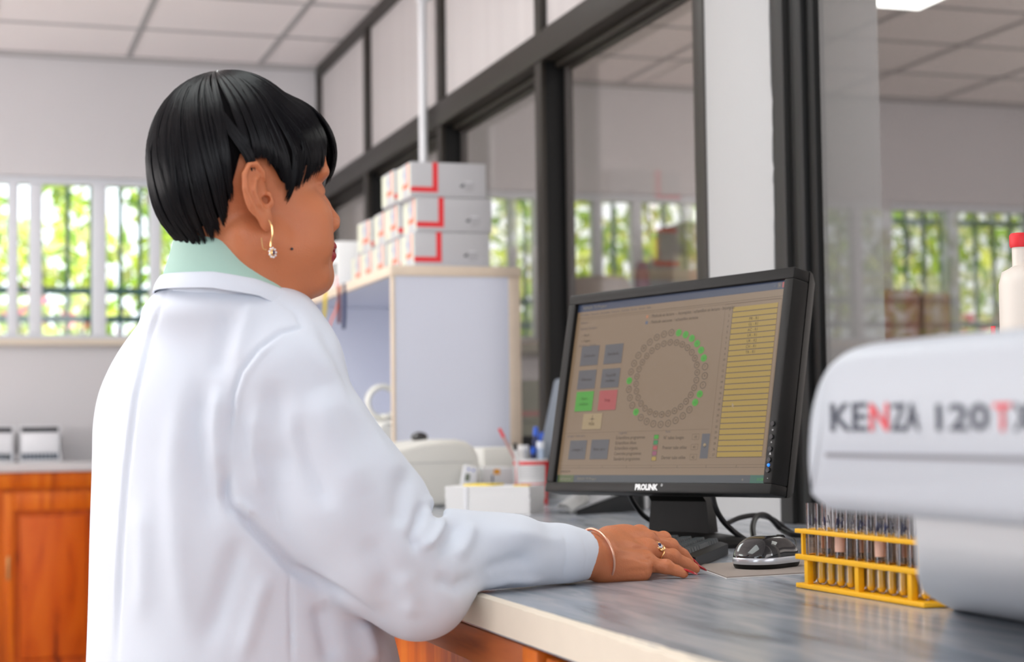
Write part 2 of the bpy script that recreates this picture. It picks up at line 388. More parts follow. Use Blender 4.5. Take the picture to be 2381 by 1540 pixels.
# ceiling lamps: one seen at top right, the others added out of view
def lamp(x0, x1, y0, y1, label, e):
    t = thing('ceiling_lamp', ((x0+x1)/2, (y0+y1)/2, ZC-.03), label, 'lamp')
    MB().box(x0, x1, y0, y1, ZC-.03, ZC-.004, WHITEP, .003).build('housing', t, world=True)
    MB().box(x0+.02, x1-.02, y0+.02, y1-.02, ZC-.034, ZC-.0295, mat('lamp_diffuser_%d' % e, (.9, .9, .9), .5, emit=(.93, 1, .98), es=e)).build('diffuser', t, world=True)
lp = on('z', ZC-.034, 2140, 26)
lamp(lp[0]-.62, lp[0], lp[1]-1.2, lp[1], 'bright ceiling lamp panel seen through the glass at top right', 12)
lamp(2.4, 3.55, 1.6, 2.76, 'added unseen ceiling lamp panel lighting the room beyond the glass', 12)  # unseen panel, added because the room beyond was too dark
lamp(-.45, .70-.02, 1.3, 2.48, 'added unseen ceiling lamp panel over the person', 5)  # out of view, added as overhead fill
lamp(-.45, .70-.02, 4.2, 5.38, 'added unseen ceiling lamp panel near the far window', 6)  # out of view, added to lighten the far wall
lamp(-2.2, -1.05, 3.0, 4.1, 'added unseen ceiling lamp panel on the left side of the room', 9)  # out of view, added as fill for this side

# ------------------------------------------------------------------ outside
MB().box(-14, 20, YF+.15, 30, -.2, -.05, GRAVEL).build('ground')['kind'] = 'structure'
LEAF = bpy.data.materials.new('leaves'); LEAF.use_nodes = True; nt = LEAF.node_tree; b = nt.nodes['Principled BSDF']
at_ = nt.nodes.new('ShaderNodeAttribute'); at_.attribute_name = 'tint'; nt.links.new(at_.outputs['Color'], b.inputs['Base Color']); b.inputs['Roughness'].default_value = .4
tl = nt.nodes.new('ShaderNodeBsdfTranslucent'); nt.links.new(at_.outputs['Color'], tl.inputs[0]); ms = nt.nodes.new('ShaderNodeMixShader'); ms.inputs[0].default_value = .4
nt.links.new(b.outputs[0], ms.inputs[1]); nt.links.new(tl.outputs[0], ms.inputs[2]); nt.links.new(ms.outputs[0], nt.nodes['Material Output'].inputs[0])
BARK = mat('bark', (.10, .07, .05), .9)
rng = np.random.default_rng(5)
def leaves(name, parent, cx, cy, z0, z1, rx_, ry_, N, cols, size, hedge=False):
    P = rng.uniform(-1, 1, (N*3, 3))
    if not hedge: P = P[(P**2).sum(1) < 1][:N]
    else: P = P[:N]
    N = len(P); ctr = P*[rx_, ry_, (z1-z0)/2]+[cx, cy, (z0+z1)/2]
    clump = np.sin(ctr[:, 0]*3.1+1)*np.sin(ctr[:, 2]*4.3)*np.cos(ctr[:, 0]*7.7+ctr[:, 2]*6.1)
    ctr = ctr[clump > -.22]; N = len(ctr)
    a = rng.normal(size=(N, 3)); a /= np.linalg.norm(a, axis=1)[:, None]; bb = rng.normal(size=(N, 3)); c_ = np.cross(a, bb); c_ /= np.linalg.norm(c_, axis=1)[:, None]
    s_ = size*rng.uniform(.6, 1.3, (N, 1)); n_ = np.cross(a, c_)
    V = np.stack([ctr-a*s_, ctr+c_*s_*.45+n_*s_*.12, ctr+a*s_, ctr-c_*s_*.45+n_*s_*.12], 1).reshape(-1, 3)
    F = np.arange(N*4).reshape(-1, 4)
    me = bpy.data.meshes.new(name); me.from_pydata(V.tolist(), [], F.tolist()); me.materials.append(LEAF)
    ca = me.color_attributes.new('tint', 'FLOAT_COLOR', 'POINT')
    ci = rng.integers(0, len(cols), N); C_ = np.array(cols)[ci]*rng.uniform(.7, 1.25, (N, 1)); C_ = np.clip(np.c_[C_, np.ones(N)], 0, 1)
    ca.data.foreach_set('color', np.repeat(C_, 4, 0).astype(np.float32).ravel())
    c0 = Vector(parent.location); me.transform(Matrix.Translation(-c0))
    o = link(name, me, parent); return o
G1 = [(.58, .68, .06), (.72, .76, .14), (.42, .60, .05), (.82, .80, .40), (.26, .45, .05)]
def bush(x, y, h, r, n, label, cols=G1, nm='garden_shrub', fl=None):
    t = thing(nm, (x, y, -.05), label, 'shrub')
    leaves('foliage', t, x, y, .25, h, r, r*.6, n, cols, .055)
    k = MB()
    for i in range(5): a = i*1.26; k.tube([(x, y, -.05), (x+.06*math.cos(a), y+.06*math.sin(a), .5), (x+r*.45*math.cos(a), y+r*.3*math.sin(a), h*.75)], [.03, .022, .008], BARK, 6)
    k.build('stem', t, world=True)
    if fl: leaves('blossom', t, x, y-.25*r, fl[0], fl[1], r*.85, r*.55, fl[2], [(.95, .10, .16), (.95, .25, .25), (.9, .08, .25)], .05)
hd = thing('hedge', (2.2, YF+3.4, -.05), 'tall sunlit yellow-green hedge outside behind the garden shrubs', 'hedge')
leaves('foliage', hd, 2.2, YF+3.4, .1, 3.3, 7.5, .55, 30000, G1, .075, True)
k = MB()
for i in range(22): k.tube([(-5+i*.68, YF+3.4, -.05), (-5+i*.68+.1, YF+3.4, 1.5), (-5+i*.68, YF+3.45, 2.8)], [.04, .03, .01], BARK, 6)
k.build('stem', hd, world=True)
bush(-1.0, YF+1.5, 2.2, .7, 1500, 'leafy garden shrub with pink flowers outside the left window, farthest left', fl=(1.3, 1.7, 70))
bush(.55, YF+2.0, 2.4, .7, 1400, 'leafy garden shrub outside the left window, nearest the person', fl=(1.2, 1.9, 60))
bush(2.7, YF+1.9, 2.3, .9, 1800, 'leafy garden shrub outside the middle window beyond the partition')
bush(4.35, YF+1.9, 2.2, .7, 1800, 'tall light green shrub outside the rightmost window')
bush(5.7, YF+1.3, 1.75, .6, 1300, 'garden shrub with pink blossoms outside the rightmost window', fl=(1.3, 1.75, 150))
# ------------------------------------------------------------------ long counter under the glass partition
XF = .571
ct = thing('counter_top', (1.05, 3.5, CT-.04), 'long grey wood-grain laminate counter top with a chipped cream front edge', 'counter')
MB().box(XF+.006, XW-.001, -.6, 6.9, CT-.04, CT, COUNTER).build('laminate_surface', ct, world=True)
e = MB(); b = bmesh.new(); N = 700; rows = []; random.seed(11); jit = 0
for i in range(N+1):
    y = -.6+7.5*i/N; jit = .75*jit+random.uniform(-.0012, .0014) if y < 1.75 else 0
    k = max(0, jit)*(1 if y < 1.5 else .5)
    rows.append([b.verts.new(p) for p in ((XF+.006+k*.9, y, CT+.0006), (XF, y, CT-.0015-k), (XF, y, CT-.036-.3*k), (XF+.006, y, CT-.036), (XF+.03, y, CT-.04), (XF+.009+k, y, CT+.0006))])
for A, B in zip(rows, rows[1:]):
    for q in range(6): b.faces.new((A[q], A[(q+1) % 6], B[(q+1) % 6], B[q]))
bmesh.ops.recalc_face_normals(b, faces=b.faces)
e.add(b, CREAMW); e.build('front_edge', ct, world=True)
bc = thing('base_cabinet', (1.0, 3.5, 0), 'orange pine base cabinet carrying the grey counter top', 'cabinet')
m_ = MB().box(XF+.06, XW-.001, 2.0, 6.9, .08, CT-.041, WOODV, .002)
m_.box(XF+.10, XW-.001, -.6, 6.9, 0, .08, BLKM).box(XF+.035, XW-.001, -.6, 1.999, .081, CT-.041, WOOD)
m_.build('carcass', bc, world=True)
MB().box(XF+.004, XF+.034, 1.765, 6.9, .838, CT-.041, WOOD, .002).build('apron', bc, world=True)
MB().box(XF+.002, XF+.034, 1.715, 1.764, .09, CT-.041, WOODV, .002).build('stile', bc, world=True)
for (a, c_) in ((1.18, 1.70), (.62, 1.14), (.06, .58), (-.5, .02)):
    d = MB().box(XF+.006, XF+.034, a, c_, .70, CT-.045, WOODV, .004).build('drawer', bc, world=True)
    MB().box(XF-.002, XF+.006, a+.07, c_-.07, .735, .845, WOODD, .006).build('raised_panel', d, world=True)
    h = MB().cyl((XF+.006, (a+c_)/2, .79), (XF-.02, (a+c_)/2, .79), .012, .016, ROSE).build('knob', d, world=True)
    d = MB().box(XF+.006, XF+.034, a, c_, .10, .69, WOODV, .004).build('door', bc, world=True)
    MB().box(XF+.0, XF+.006, a+.07, c_-.07, .17, .62, WOODD, .006).build('raised_panel', d, world=True)
for i in range(9):
    y0 = 2.02+.54*i; d = MB().box(XF+.042, XF+.059, y0, y0+.52, .10, .835, WOODV, .004).build('door', bc, world=True)
    MB().box(XF+.036, XF+.042, y0+.07, y0+.45, .17, .77, WOODD, .005).build('raised_panel', d, world=True)

# far worktop and cabinet
FY = YF-.6; fz = on('y', FY, 100, 1077)[2]
fc = thing('far_worktop', (-.8, YF-.3, fz-.04), 'pale worktop against the far wall under the left window', 'counter')
MB().box(-2.8, .60, FY, YF-.001, fz-.035, fz, mat('pale_worktop', (.62, .62, .63), .4, noise=.06, nscale=12), .005).build('slab', fc, world=True)
fb = thing('far_cabinet', (-.8, YF-.3, 0), 'orange pine cabinet with framed panel doors below the pale far worktop', 'cabinet')
MB().box(-2.8, .60, FY+.03, YF-.001, 0, fz-.036, WOODV).build('carcass', fb, world=True)
MB().box(-2.8, .60, FY+.012, FY+.029, fz-.10, fz-.036, WOODV, .006).build('apron', fb, world=True)
dx0 = on('y', FY, 8, 1300)[0]
for i in range(6):
    a = dx0-.60*i+.0; zb, zt_ = .12, fz-.115; c_ = a+.56
    if c_ > .6: c_ = .585
    d = MB()
    fw = .075
    d.box(a, a+fw*.55, FY+.008, FY+.029, zb, zt_, WOODV, .003).box(c_-fw, c_, FY+.008, FY+.029, zb, zt_, WOODV, .003)
    d.box(a+fw*.55, c_-fw, FY+.008, FY+.029, zt_-.07, zt_, WOODV, .003).box(a+fw*.55, c_-fw, FY+.008, FY+.029, zb, zb+.09, WOODV, .003)
    d.box(a+fw*.55, c_-fw, FY+.024, FY+.029, zb+.09, zt_-.07, WOODD)
    d = d.build('door', fb, world=True)
    MB().box(a+fw*.55+.02, c_-fw-.02, FY+.014, FY+.024, zb+.12, zt_-.09, WOODD, .008).build('raised_panel', d, world=True)
    MB().box(a+.012, a+.024, FY+.0, FY+.008, .55, .64, mat('brass', (.5, .3, .12), .4, .8), .002).build('hinge', d, world=True)
# white appliance rack on the far worktop
def onF(x, y): return on('y', YF-.3, x, y)
for (xa, xb, lab) in ((-150, 34, 'white wire-front tray on the far worktop at the left edge'), (44, 142, 'white slotted tray with a dark top slot on the far worktop')):
    a, c_ = onF(xa, 1000)[0], onF(xb, 1000)[0]; zt_ = onF(100, 990)[2]; t = thing('storage_tray', ((a+c_)/2, YF-.3, fz), lab, 'tray')
    body = MB().box(a, a+.008, YF-.3, YF-.12, fz, zt_, WHITEP, .002).box(c_-.008, c_, YF-.3, YF-.12, fz, zt_, WHITEP, .002).box(a, c_, YF-.13, YF-.12, fz, zt_, WHITEP, .002)
    body.box(a, c_, YF-.3, YF-.12, fz, fz+.008, WHITEP, .002).box(a, c_, YF-.3, YF-.292, fz+.035, zt_-.028, WHITEP, .002).box(a, c_, YF-.3, YF-.12, zt_-.006, zt_, WHITEP, .002)
    body.build('body', t, world=True)
    MB().box(a+.01, c_-.01, YF-.285, YF-.28, zt_-.026, zt_-.007, INK).build('slot', t, world=True)
    for k in range(10): x = a+.012+(c_-a-.03)*k/9; MB().box(x, x+.006, YF-.296, YF-.29, fz+.009, fz+.034, GREYM).build('fin', t, world=True)

# ------------------------------------------------------------------ shelf unit
YS = 4.643; sx0, sx1 = 1.152, XW-.02; zs1 = on('y', YS, 1060, 620)[2]; zs0 = zs1-.026
su = thing('shelf_unit', ((sx0+sx1)/2, 5.6, CT), 'white melamine shelf unit with cream edging standing on the counter', 'shelf')
MB().box(sx0, sx1-.035, YS+.002, YS+.02, CT+.001, zs0, MELA).build('end_panel', su, world=True)
for ed in (MB().box(sx1-.035, sx1, YS+.001, YS+.0205, CT+.001, zs0-.001, CREAM, .002), MB().box(sx0-.008, sx0, YS, YS+.021, CT+.001, zs0-.001, CREAM, .001)): ed.build('edge_strip', su, world=True)
tb = MB().box(sx0+.004, sx1, YS+.004, 7.0, zs0, zs1, MELA).box(sx0-.012, sx0+.0035, YS-.001, 7.0, zs0-.001, zs1+.001, CREAM, .002).box(sx0-.012, sx1+.002, YS-.004, YS+.0035, zs0-.002, zs1+.001, CREAM, .002)
tb.build('top_board', su, world=True)
MB().box(sx1-.012, sx1-.001, YS+.021, 7.0, CT+.001, zs0-.001, MELA).build('back_panel', su, world=True)
MB().box(sx0+.004, sx1-.013, 5.9, 5.918, CT+.001, zs0-.001, MELA).build('divider', su, world=True)
MB().box(sx0+.02, sx1-.013, 5.919, 6.98, CT+.3, CT+.318, MELA).build('middle_board', su, world=True)
MB().box(sx0, sx1-.013, 6.982, 7.0, CT+.001, zs0-.001, MELA).build('end_panel', su, world=True)

# cartons with a red L on top of it
def carton(w, d, h, label):
    t = thing('reagent_box', (0, 0, 0), label, 'box', None)
    MB().box(-w/2, w/2, -d/2, d/2, 0, h, CARD, .003).build('carton', t)
    L = MB(); y = -d/2-.0006
    L.box(-w/2, -w/2+w*.36, y, -d/2, h*.13, h*.28, RED).box(-w/2+w*.29, -w/2+w*.36, y, -d/2, h*.13, h*.998, RED)
    x = -w/2-.0006
    L.box(x, -w/2, -d*.36, -d*.28, h*.30, h*.97, ORED).box(x, -w/2, -d*.36, d*.1, h*.28, h*.42, ORED)
    L.build('red_l_mark', t)
    MB().box(x+.0002, -w/2, d*.1, d*.48, h*.05, h*.95, CARDY).build('side_label', t); MB().box(x+.0002, -w/2, -d*.47, -d*.37, h*.05, h*.95, CARDY).build('side_label', t)
    ic = MB(); ix, iz = -w/2+w*.655, h*.30
    ic.prism([(ix, iz), (ix+.011, iz), (ix+.011, iz+.011), (ix+.0085, iz+.011), (ix+.0085, iz+.006), (ix+.005, iz+.0085), (ix+.0045, iz+.005), (ix, iz+.0065)], 0, .0006, INK, Matrix.Translation((0, -d/2-.0006, 0)) @ Matrix.Rotation(math.radians(90), 4, 'X') @ Matrix.Translation((0, 0, -.0006)))
    ic.build('factory_symbol', t)
    tx = MB()
    for r_, ln in enumerate((.020, .030, .026, .030, .022)):
        tx.box(ix+.014, ix+.014+ln, -d/2-.0004, -d/2, iz+.014-.006*r_, iz+.0165-.006*r_, WHITEP if r_ == 0 else GREYINK)
    tx.build('printed_lines', t)
    MB().sph((0, 0, 0), (.0004, .004, .010), BLUE, 10).build('blue_mark', t).location = (x, -d*.02, h*.7)
    return t
def onS(x, y): return on('y', YS+.025, x, y)
W_, H_ = onS(1133, 458)[0]-onS(957, 458)[0], onS(1060, 458)[2]-onS(1060, 538)[2]
c0 = carton(W_, .15, H_, '')
used = [False]
def place(x, y, z, rz, label, group='reagent cartons on the shelf unit'):
    o = c0 if not used[0] else copy_tree(c0)
    used[0] = True; o.location = (x, y, z); o.rotation_euler = (0, 0, math.radians(rz)); o['label'] = label; o['group'] = group; return o
cx = lambda xl: onS(xl, 500)[0]+W_/2
z1, z2, z3 = zs1+.0012, zs1+.0012+H_+.001, zs1+.0012+2*(H_+.001)
D = .152; y0 = YS+.025+.075
place(cx(962), y0, z1, 0, 'reagent carton with red L, bottom of the front stack of three')
place(cx(968), y0, z2, 0, 'reagent carton with red L, middle of the front stack of three')
place(cx(955), y0, z3, 0, 'reagent carton with red L, topmost of the front stack of three')
place(cx(960), y0+D*1.02, z1, 0, 'reagent carton in the bottom row, second from the front')
place(cx(957), y0+D*1.02, z2, 0, 'reagent carton in the middle row, second from the front')
place(cx(948), y0+D*1.02, z3, 0, 'reagent carton in the top row behind the topmost front one')
place(cx(955), y0+D*2.05, z1, 0, 'reagent carton in the bottom row, third from the front')
place(cx(958), y0+D*2.06, z2, 0, 'reagent carton in the middle row, third from the front')
place(cx(955), y0+D*3.1, z1, 0, 'reagent carton in the bottom row, fourth from the front')
place(cx(957), y0+D*3.45, z2, 3, 'reagent carton on its own at the far end of the middle row')
place(cx(957), y0+D*4.12, z1, 0, 'reagent carton in the bottom row, farthest from the front')
# binders and folders at the far end
yb = y0+D*4.9; random.seed(4)
bl = ['white binder nearest the cartons on the shelf unit', 'white binder with a dark spine ring, second after the cartons', 'white binder with a blue spine band, third after the cartons', 'white binder with a red and yellow spine band beside the chin', 'white binder, fifth after the cartons', 'white binder, farthest on the shelf unit']
cols = [(INK, RED), (INK, GREYINK), (BLUE, NAVY), (RED, YEL2), (GREYINK, BLUE), (RED, GREYINK)]
for i in range(6):
    h = (.16, .14, .17, .16, .15, .16)[i]; t = thing('binder', (sx0+.15, yb+.04, zs1+.001), bl[i], 'binder', 'white binders on the shelf unit')
    MB().box(-.13, .13, -.032, .032, 0, h, PAPER, .004).build('cover', t)
    MB().box(-.1305-.0005, -.13, -.02, .02, .05, .09, cols[i][0]).box(-.1305-.0005, -.13, -.028, -.012, .012, .045, cols[i][1]).build('spine_label', t)
    MB().cyl((-.134, 0, h*.8), (-.129, 0, h*.8), .012, .012, INK, 14).build('spine_ring', t)
    yb += .072
# ribbons hanging from the shelf front
for (a, m, lab) in ((((790, 693), (783, 715), (772, 742), (766, 758)), ORED, 'red ribbon slanting down from the shelf board'), (((788, 692), (789, 720), (788, 752)), MAROON, 'dark red ribbon hanging straight down from the shelf board'), (((801, 688), (801, 730), (799, 765)), NAVY, 'navy ribbon hanging from the shelf board, nearest the end panel'), (((757, 703), (755, 722), (752, 742)), YEL2, 'yellow ribbon hanging from the shelf board beside the chin')):
    pts = [on('x', sx0-.016, *q) for q in a]; pts[0] = pts[0]+np.array([.0, 0, .0]); pts[0][2] = zs1-.002
    t = MB().tube(spline(pts, 4), .006, m, 6, flat=.25).build('ribbon'); tag(t, lab, 'ribbon')
# device and roll inside the shelf
def onX(x, y, X=sx0+.03): return on('x', X, x, y)
q = onX(893, 1005); t = thing('tape_dispenser', (sx0+.16, q[1]+.12, CT), 'cream desk device with a rounded top inside the shelf unit', 'device')
h = onX(893, 972)[2]-CT
MB().prism([(-.16, 0), (.16, 0), (.16, h*.96)]+arc(.13, h*.94, .03, 0, 90, 5)+arc(-.13, h*.82, .03, 90, 180, 5), -.10, .16, CREAMP, Matrix.Rotation(math.radians(90), 4, 'X') , .01).build('body', t)
q = onX(878, 936, sx0+.05); r_ = .048
rl = MB().tube([(q[0]+.02+r_*math.cos(a/32*6.283)*.95, q[1]+.02, q[2]+r_*math.sin(a/32*6.283)) for a in range(32)], .009, CREAMP, 10, True, flat=1.6).build('paper_roll')
tag(rl, 'white ring-shaped roll on top of the cream device in the shelf', 'roll')
sb = MB().tube([(q[0]+.02, q[1]-.05, h+CT+.006), (q[0]+.02, q[1]+.09, h+CT+.006)], .007, CREAMP, 8).build('foot', None); tag(sb, 'white rod under the ring-shaped roll in the shelf', 'rod')

# ------------------------------------------------------------------ centrifuge-like white device
YD = 4.12
def onD(x, y): return on('y', YD, x, y)
prof = [(905, 1050), (940, 1040), (985, 1029), (1030, 1023), (1062, 1022), (1085, 1027), (1103, 1040), (1113, 1058), (1117, 1085), (1118, 1120)]
pp_ = [onD(*q) for q in prof]; xl = .86
pts = [(xl, CT+.001), (pp_[-1][0], CT+.001)]+[(p_[0], p_[2]) for p_ in reversed(pp_)]+[(xl, pp_[0][2]-.02)]
dv = thing('lab_device', (1.0, YD+.12, CT), 'cream rounded lab device on the counter behind the card stack', 'device')
MB().prism(pts, -YD-.30, -YD, CREAMP, Matrix.Rotation(math.radians(90), 4, 'X'), .014, 4).build('body', dv, world=True)
q = onD(1005, 1022); MB().sph((q[0]+.02, YD+.2, q[2]+.005), (.022, .022, .014), BLKG).build('knob', dv, world=True)
q0, q1 = onD(925, 1078), onD(1100, 1078); MB().box(q0[0], q1[0], YD-.001, YD+.002, q0[2]-.001, q0[2]+.001, mat('seam_grey', (.5, .5, .48), .6)).build('seam', dv, world=True)
# block and carton right of it
a, b_ = on('y', 4.55, 1116, 1040), on('y', 4.55, 1198, 1040)
o = MB().box(a[0]-.03, b_[0], 4.42, 4.60, CT, a[2], CREAMP, .006).build('storage_box'); tag(o, 'plain cream box against the shelf end panel', 'box')
a, b_ = on('y', 4.25, 1122, 1088), on('y', 4.25, 1196, 1088)
t = thing('carton', ((a[0]+b_[0])/2, 4.3, CT), 'small white carton with an orange square left of the pen cup', 'box')
MB().box(a[0], b_[0], 4.25, 4.37, CT, a[2], PAPER, .003).build('box_body', t, world=True)
q = on('y', 4.25, 1156, 1097); MB().box(q[0]-.009, q[0]+.007, 4.2493, 4.25, q[2]-.007, q[2]+.006, ORG).build('orange_label', t, world=True)
q = on('y', 4.25, 1146, 1117); MB().box(q[0]-.003, q[0]+.001, 4.2493, 4.25, q[2]-.006, q[2]+.012, NAVY).build('print_mark', t, world=True)
# handheld timer leaning on device
t = thing('digital_timer', tuple(on('y', YD-.03, 1085, 1145)), 'white digital timer with small display leaning on the cream device', 'timer')
t.rotation_euler = (math.radians(-12), math.radians(14), 0)
MB().box(-.019, .019, -.006, .006, 0, .068, WHITEP, .004).build('body', t)
MB().box(-.012, -.0, -.0068, -.006, .026, .044, mat('lcd_green', (.18, .21, .16), .3)).build('display', t)
MB().cyl((-.006, -.0058, .056), (-.006, -.0075, .056), .0025, .0025, BLUE, 12).cyl((.006, -.0058, .056), (.006, -.0075, .056), .0025, .0025, BLUE, 12).build('button', t)
# card stack with yellow card
p0, p1 = on('z', CT, 1036, 1196), on('z', CT, 1232, 1197); hh = on('y', p0[1], 1040, 1131)[2]-CT
t = thing('card_stack', tuple(p0), 'stack of white index cards with a yellow card on top', 'stack of cards')
d_ = Vector(p1-p0); ang = math.atan2(d_.y, d_.x); t.rotation_euler = (0, 0, ang); L_ = d_.length; m_ = MB(); random.seed(2)
nl = 16
for i in range(nl):
    j = random.uniform(-.0012, .0012); m_.box(j, L_+j, random.uniform(-.001, .001), .10, hh*i/nl, hh*(i+1)/nl-.0004, PAPER)
m_.build('cards', t); MB().box(.045, .052+.001, -.0022, -.0012, 0, hh, WHITEP).build('paper_band', t)
MB().prism(arc(.045, .03, .012, 180, 270, 4)+[(.10, .018)]+arc(.095, .03, .012, 270, 360, 4)+[(.107, .09), (.033, .09)], hh, hh+.0035, YEL2).build('yellow_card', t)
MB().box(L_*.8, L_*.97, .006, .03, hh, hh+.002, YEL2).build('yellow_tab', t)

# pen cup
pc = on('z', CT, 1235, 1172); rr_, ch = .0435, .113
t = thing('pen_cup', tuple(pc), 'white pen cup with red frame lines holding pens', 'cup')
cup = MB(); rings = []
for r0_, z_ in ((rr_*.94, 0), (rr_, ch), (rr_-.003, ch), (rr_*.94-.003, .004)):
    rings.append([(r0_*math.cos(a/32*6.283), r0_*math.sin(a/32*6.283), z_) for a in range(32)])
cup.loft(rings, PAPER); cup.build('cup_body', t)
def band(z0, z1, a0, a1, m, rad=rr_*.97+.0014):
    b = bmesh.new(); n = max(2, int((a1-a0)/8)); pv = None
    for i in range(n+1):
        a = math.radians(a0+(a1-a0)*i/n); f = lambda z: (rr_*.94+(rr_*.06)*z/ch+.0012)
        v0, v1 = b.verts.new((f(z0)*math.cos(a), f(z0)*math.sin(a), z0)), b.verts.new((f(z1)*math.cos(a), f(z1)*math.sin(a), z1))
        if pv: b.faces.new((pv[0], v0, v1, pv[1]))
        pv = (v0, v1)
    return b
rl = MB()
for z0_, z1_ in ((ch-.014, ch-.006), (.050, .0525), (0.0, .014)): rl.add(band(z0_, z1_, 0, 360, RED), RED)
for a0 in (192, 308, 70): rl.add(band(.012, ch-.006, a0, a0+(5 if a0 != 308 else 26), RED), RED)
rl.build('red_frame_lines', t)
gl_ = MB()
for k in range(5): gl_.add(band(ch-.022-.006*k, ch-.0212-.006*k, 205, 300, GREYINK), GREYINK)
gl_.build('printed_lines', t)
def pen(px0, px1, dz, r, m, name, lab, cat, tipm=None, dx=0, r2=None):
    a = np.array([pc[0]+dx, pc[1]+dz, CT+.006]); Yp = pc[1]+dz; bpt = on('y', Yp, *px1); mid = on('y', Yp, *px0)
    dirv = bpt-mid; k = (mid[2]-CT-.008)/dirv[2]; a = mid-dirv*k*.9; a[0] = min(max(a[0], pc[0]-.03), pc[0]+.03); a[2] = CT+.008
    t = thing(name, tuple(a), lab, cat)
    MB().cyl(a, a+(bpt-a)*.88, r, r, m, 14).build('barrel', t, world=True)
    MB().cyl(a+(bpt-a)*.8801, bpt, r*1.12, r2 or r*1.05, tipm or m, 14).build('cap' if cat != 'pencil' else 'eraser', t, world=True)
pen((1198, 1066), (1161, 997), .0, .0036, mat('pencil_pink', (.62, .35, .32), .4), 'pencil', 'red and white pencil leaning left in the pen cup', 'pencil', RED)
pen((1201, 1066), (1197, 1031), -.018, .0045, PAPER, 'marker', 'white marker with a black cap in the pen cup', 'marker', BLK)
pen((1217, 1066), (1217, 1035), .01, .0125, PAPER, 'paper_tube', 'short white tube standing in the pen cup', 'tube', PAPER)
pen((1241, 1066), (1246, 993), .012, .0055, NAVY, 'ballpoint_pen', 'dark blue pen with a blue cap, tallest in the pen cup', 'pen', BLUE)
pen((1262, 1066), (1265, 1006), .02, .0135, BLUE, 'highlighter', 'thick blue marker at the right side of the pen cup', 'marker', BLUE)
pen((1256, 1066), (1257, 1027), -.018, .0095, LBLUE, 'glue_stick', 'pale blue capped stick in front in the pen cup', 'stick', mat('pale_cap', (.7, .74, .82), .3))
pen((1239, 1066), (1240, 1040), -.02, .006, NAVY, 'short_pen', 'short navy pen in front of the tall blue pen in the cup', 'pen', BLUE)
ya = pc[1]+.005; A = on('y', ya, 1262, 1080); B = on('y', ya, 1299, 892); dr = Vector(B-A); nn = dr.cross(Vector((0, 1, 0))).normalized()
t = MB(); wA, wB = .010, .0115; ap = [Vector(A)-dr*.25-nn*wA*.7, Vector(A)-dr*.25+nn*wA*.7, Vector(A)+nn*wA*1.4, Vector(A)+dr*.9+nn*wB*1.0]+[Vector(B)+nn*wB*math.cos(q*.52)+dr.normalized()*.012*math.sin(q*.52) for q in range(7)]+[Vector(A)+dr*.4-nn*wA*1.9]
b = bmesh.new(); f1 = b.faces.new([b.verts.new(v) for v in ap]); ex = bmesh.ops.extrude_face_region(b, geom=[f1]); bmesh.ops.translate(b, verts=[v for v in ex['geom'] if isinstance(v, bmesh.types.BMVert)], vec=(0, .0025, 0)); bmesh.ops.recalc_face_normals(b, faces=b.faces)
t.add(b, GREYM); tag(t.build('spatula'), 'grey metal spatula standing in the pen cup beside the screen', 'spatula')

# papers and black folder
q0, q1, q2 = on('z', CT, 1236, 1190), on('z', CT, 1332, 1199), on('z', CT, 1475, 1190)
t = thing('notebook', (q1[0], q1[1], CT), 'open white notebook with curling pages between the pen cup and the screen', 'notebook')
pg = MB(); dxn = (Vector(q0)-Vector(q1)).normalized(); dyn = (on('z', CT, 1440, 1158)-q1); dyn = Vector(dyn); dyn.z = 0; dyn.normalize(); b = bmesh.new(); rows = []
for i in range(13):
    u = i/12*.10; h_ = .012+.010*math.sin(i/12*3.1); row = []
    for j in range(9):
        v = j/8*.30; p = Vector(q1)+dxn*u+dyn*v; row.append((p.x, p.y, CT+.001+h_*(1+.8*j/8)))
    rows.append(row)
for lay in range(3):
    R_ = [[b.verts.new((x, y+.004*lay, z-lay*.0045)) for x, y, z in r] for r in rows]
    for A_, B_ in zip(R_, R_[1:]):
        for j in range(8): b.faces.new((A_[j], B_[j], B_[j+1], A_[j+1]))
bmesh.ops.solidify(b, geom=b.faces[:], thickness=.0035)
pg.add(b, PAPER); pg.build('pages', t, world=True)
wr = MB(); random.seed(8)
for k in range(7):
    p = Vector(q1)+dxn*(.03+.01*(k % 3))+dyn*(.14+.018*k); wr.tube([p+Vector((0, 0, .043)), p+dxn*.02+Vector((0, 0, .0445)), p+dxn*.03+dyn*.008+Vector((0, 0, .0445))], .0009, BLUE, 5)
wr.build('handwriting', t, world=True)
t = thing('folder', tuple(q2), 'black wedge-shaped folder under the white notebook', 'folder')
u1 = Vector(q2); w0 = Vector(q1)+dyn*.02-dxn*.012; w1 = Vector(q2)
pts0 = [w0, w1, w1+Vector((0, 0, .05)), w0+Vector((0, 0, .010))]; back = dyn*.16-dxn*.02
MB().loft([[p for p in pts0], [p+back+Vector((0, 0, .0)) for p in pts0]], BLK).build('cover', t, world=True)
MB().loft([[p+Vector((0, 0, .0015))-dxn*.0 for p in (pts0[3], pts0[2], pts0[2]+back, pts0[3]+back)], [p+Vector((0, 0, .004)) for p in (pts0[3], pts0[2], pts0[2]+back, pts0[3]+back)]], PAPER).build('page', t, world=True)

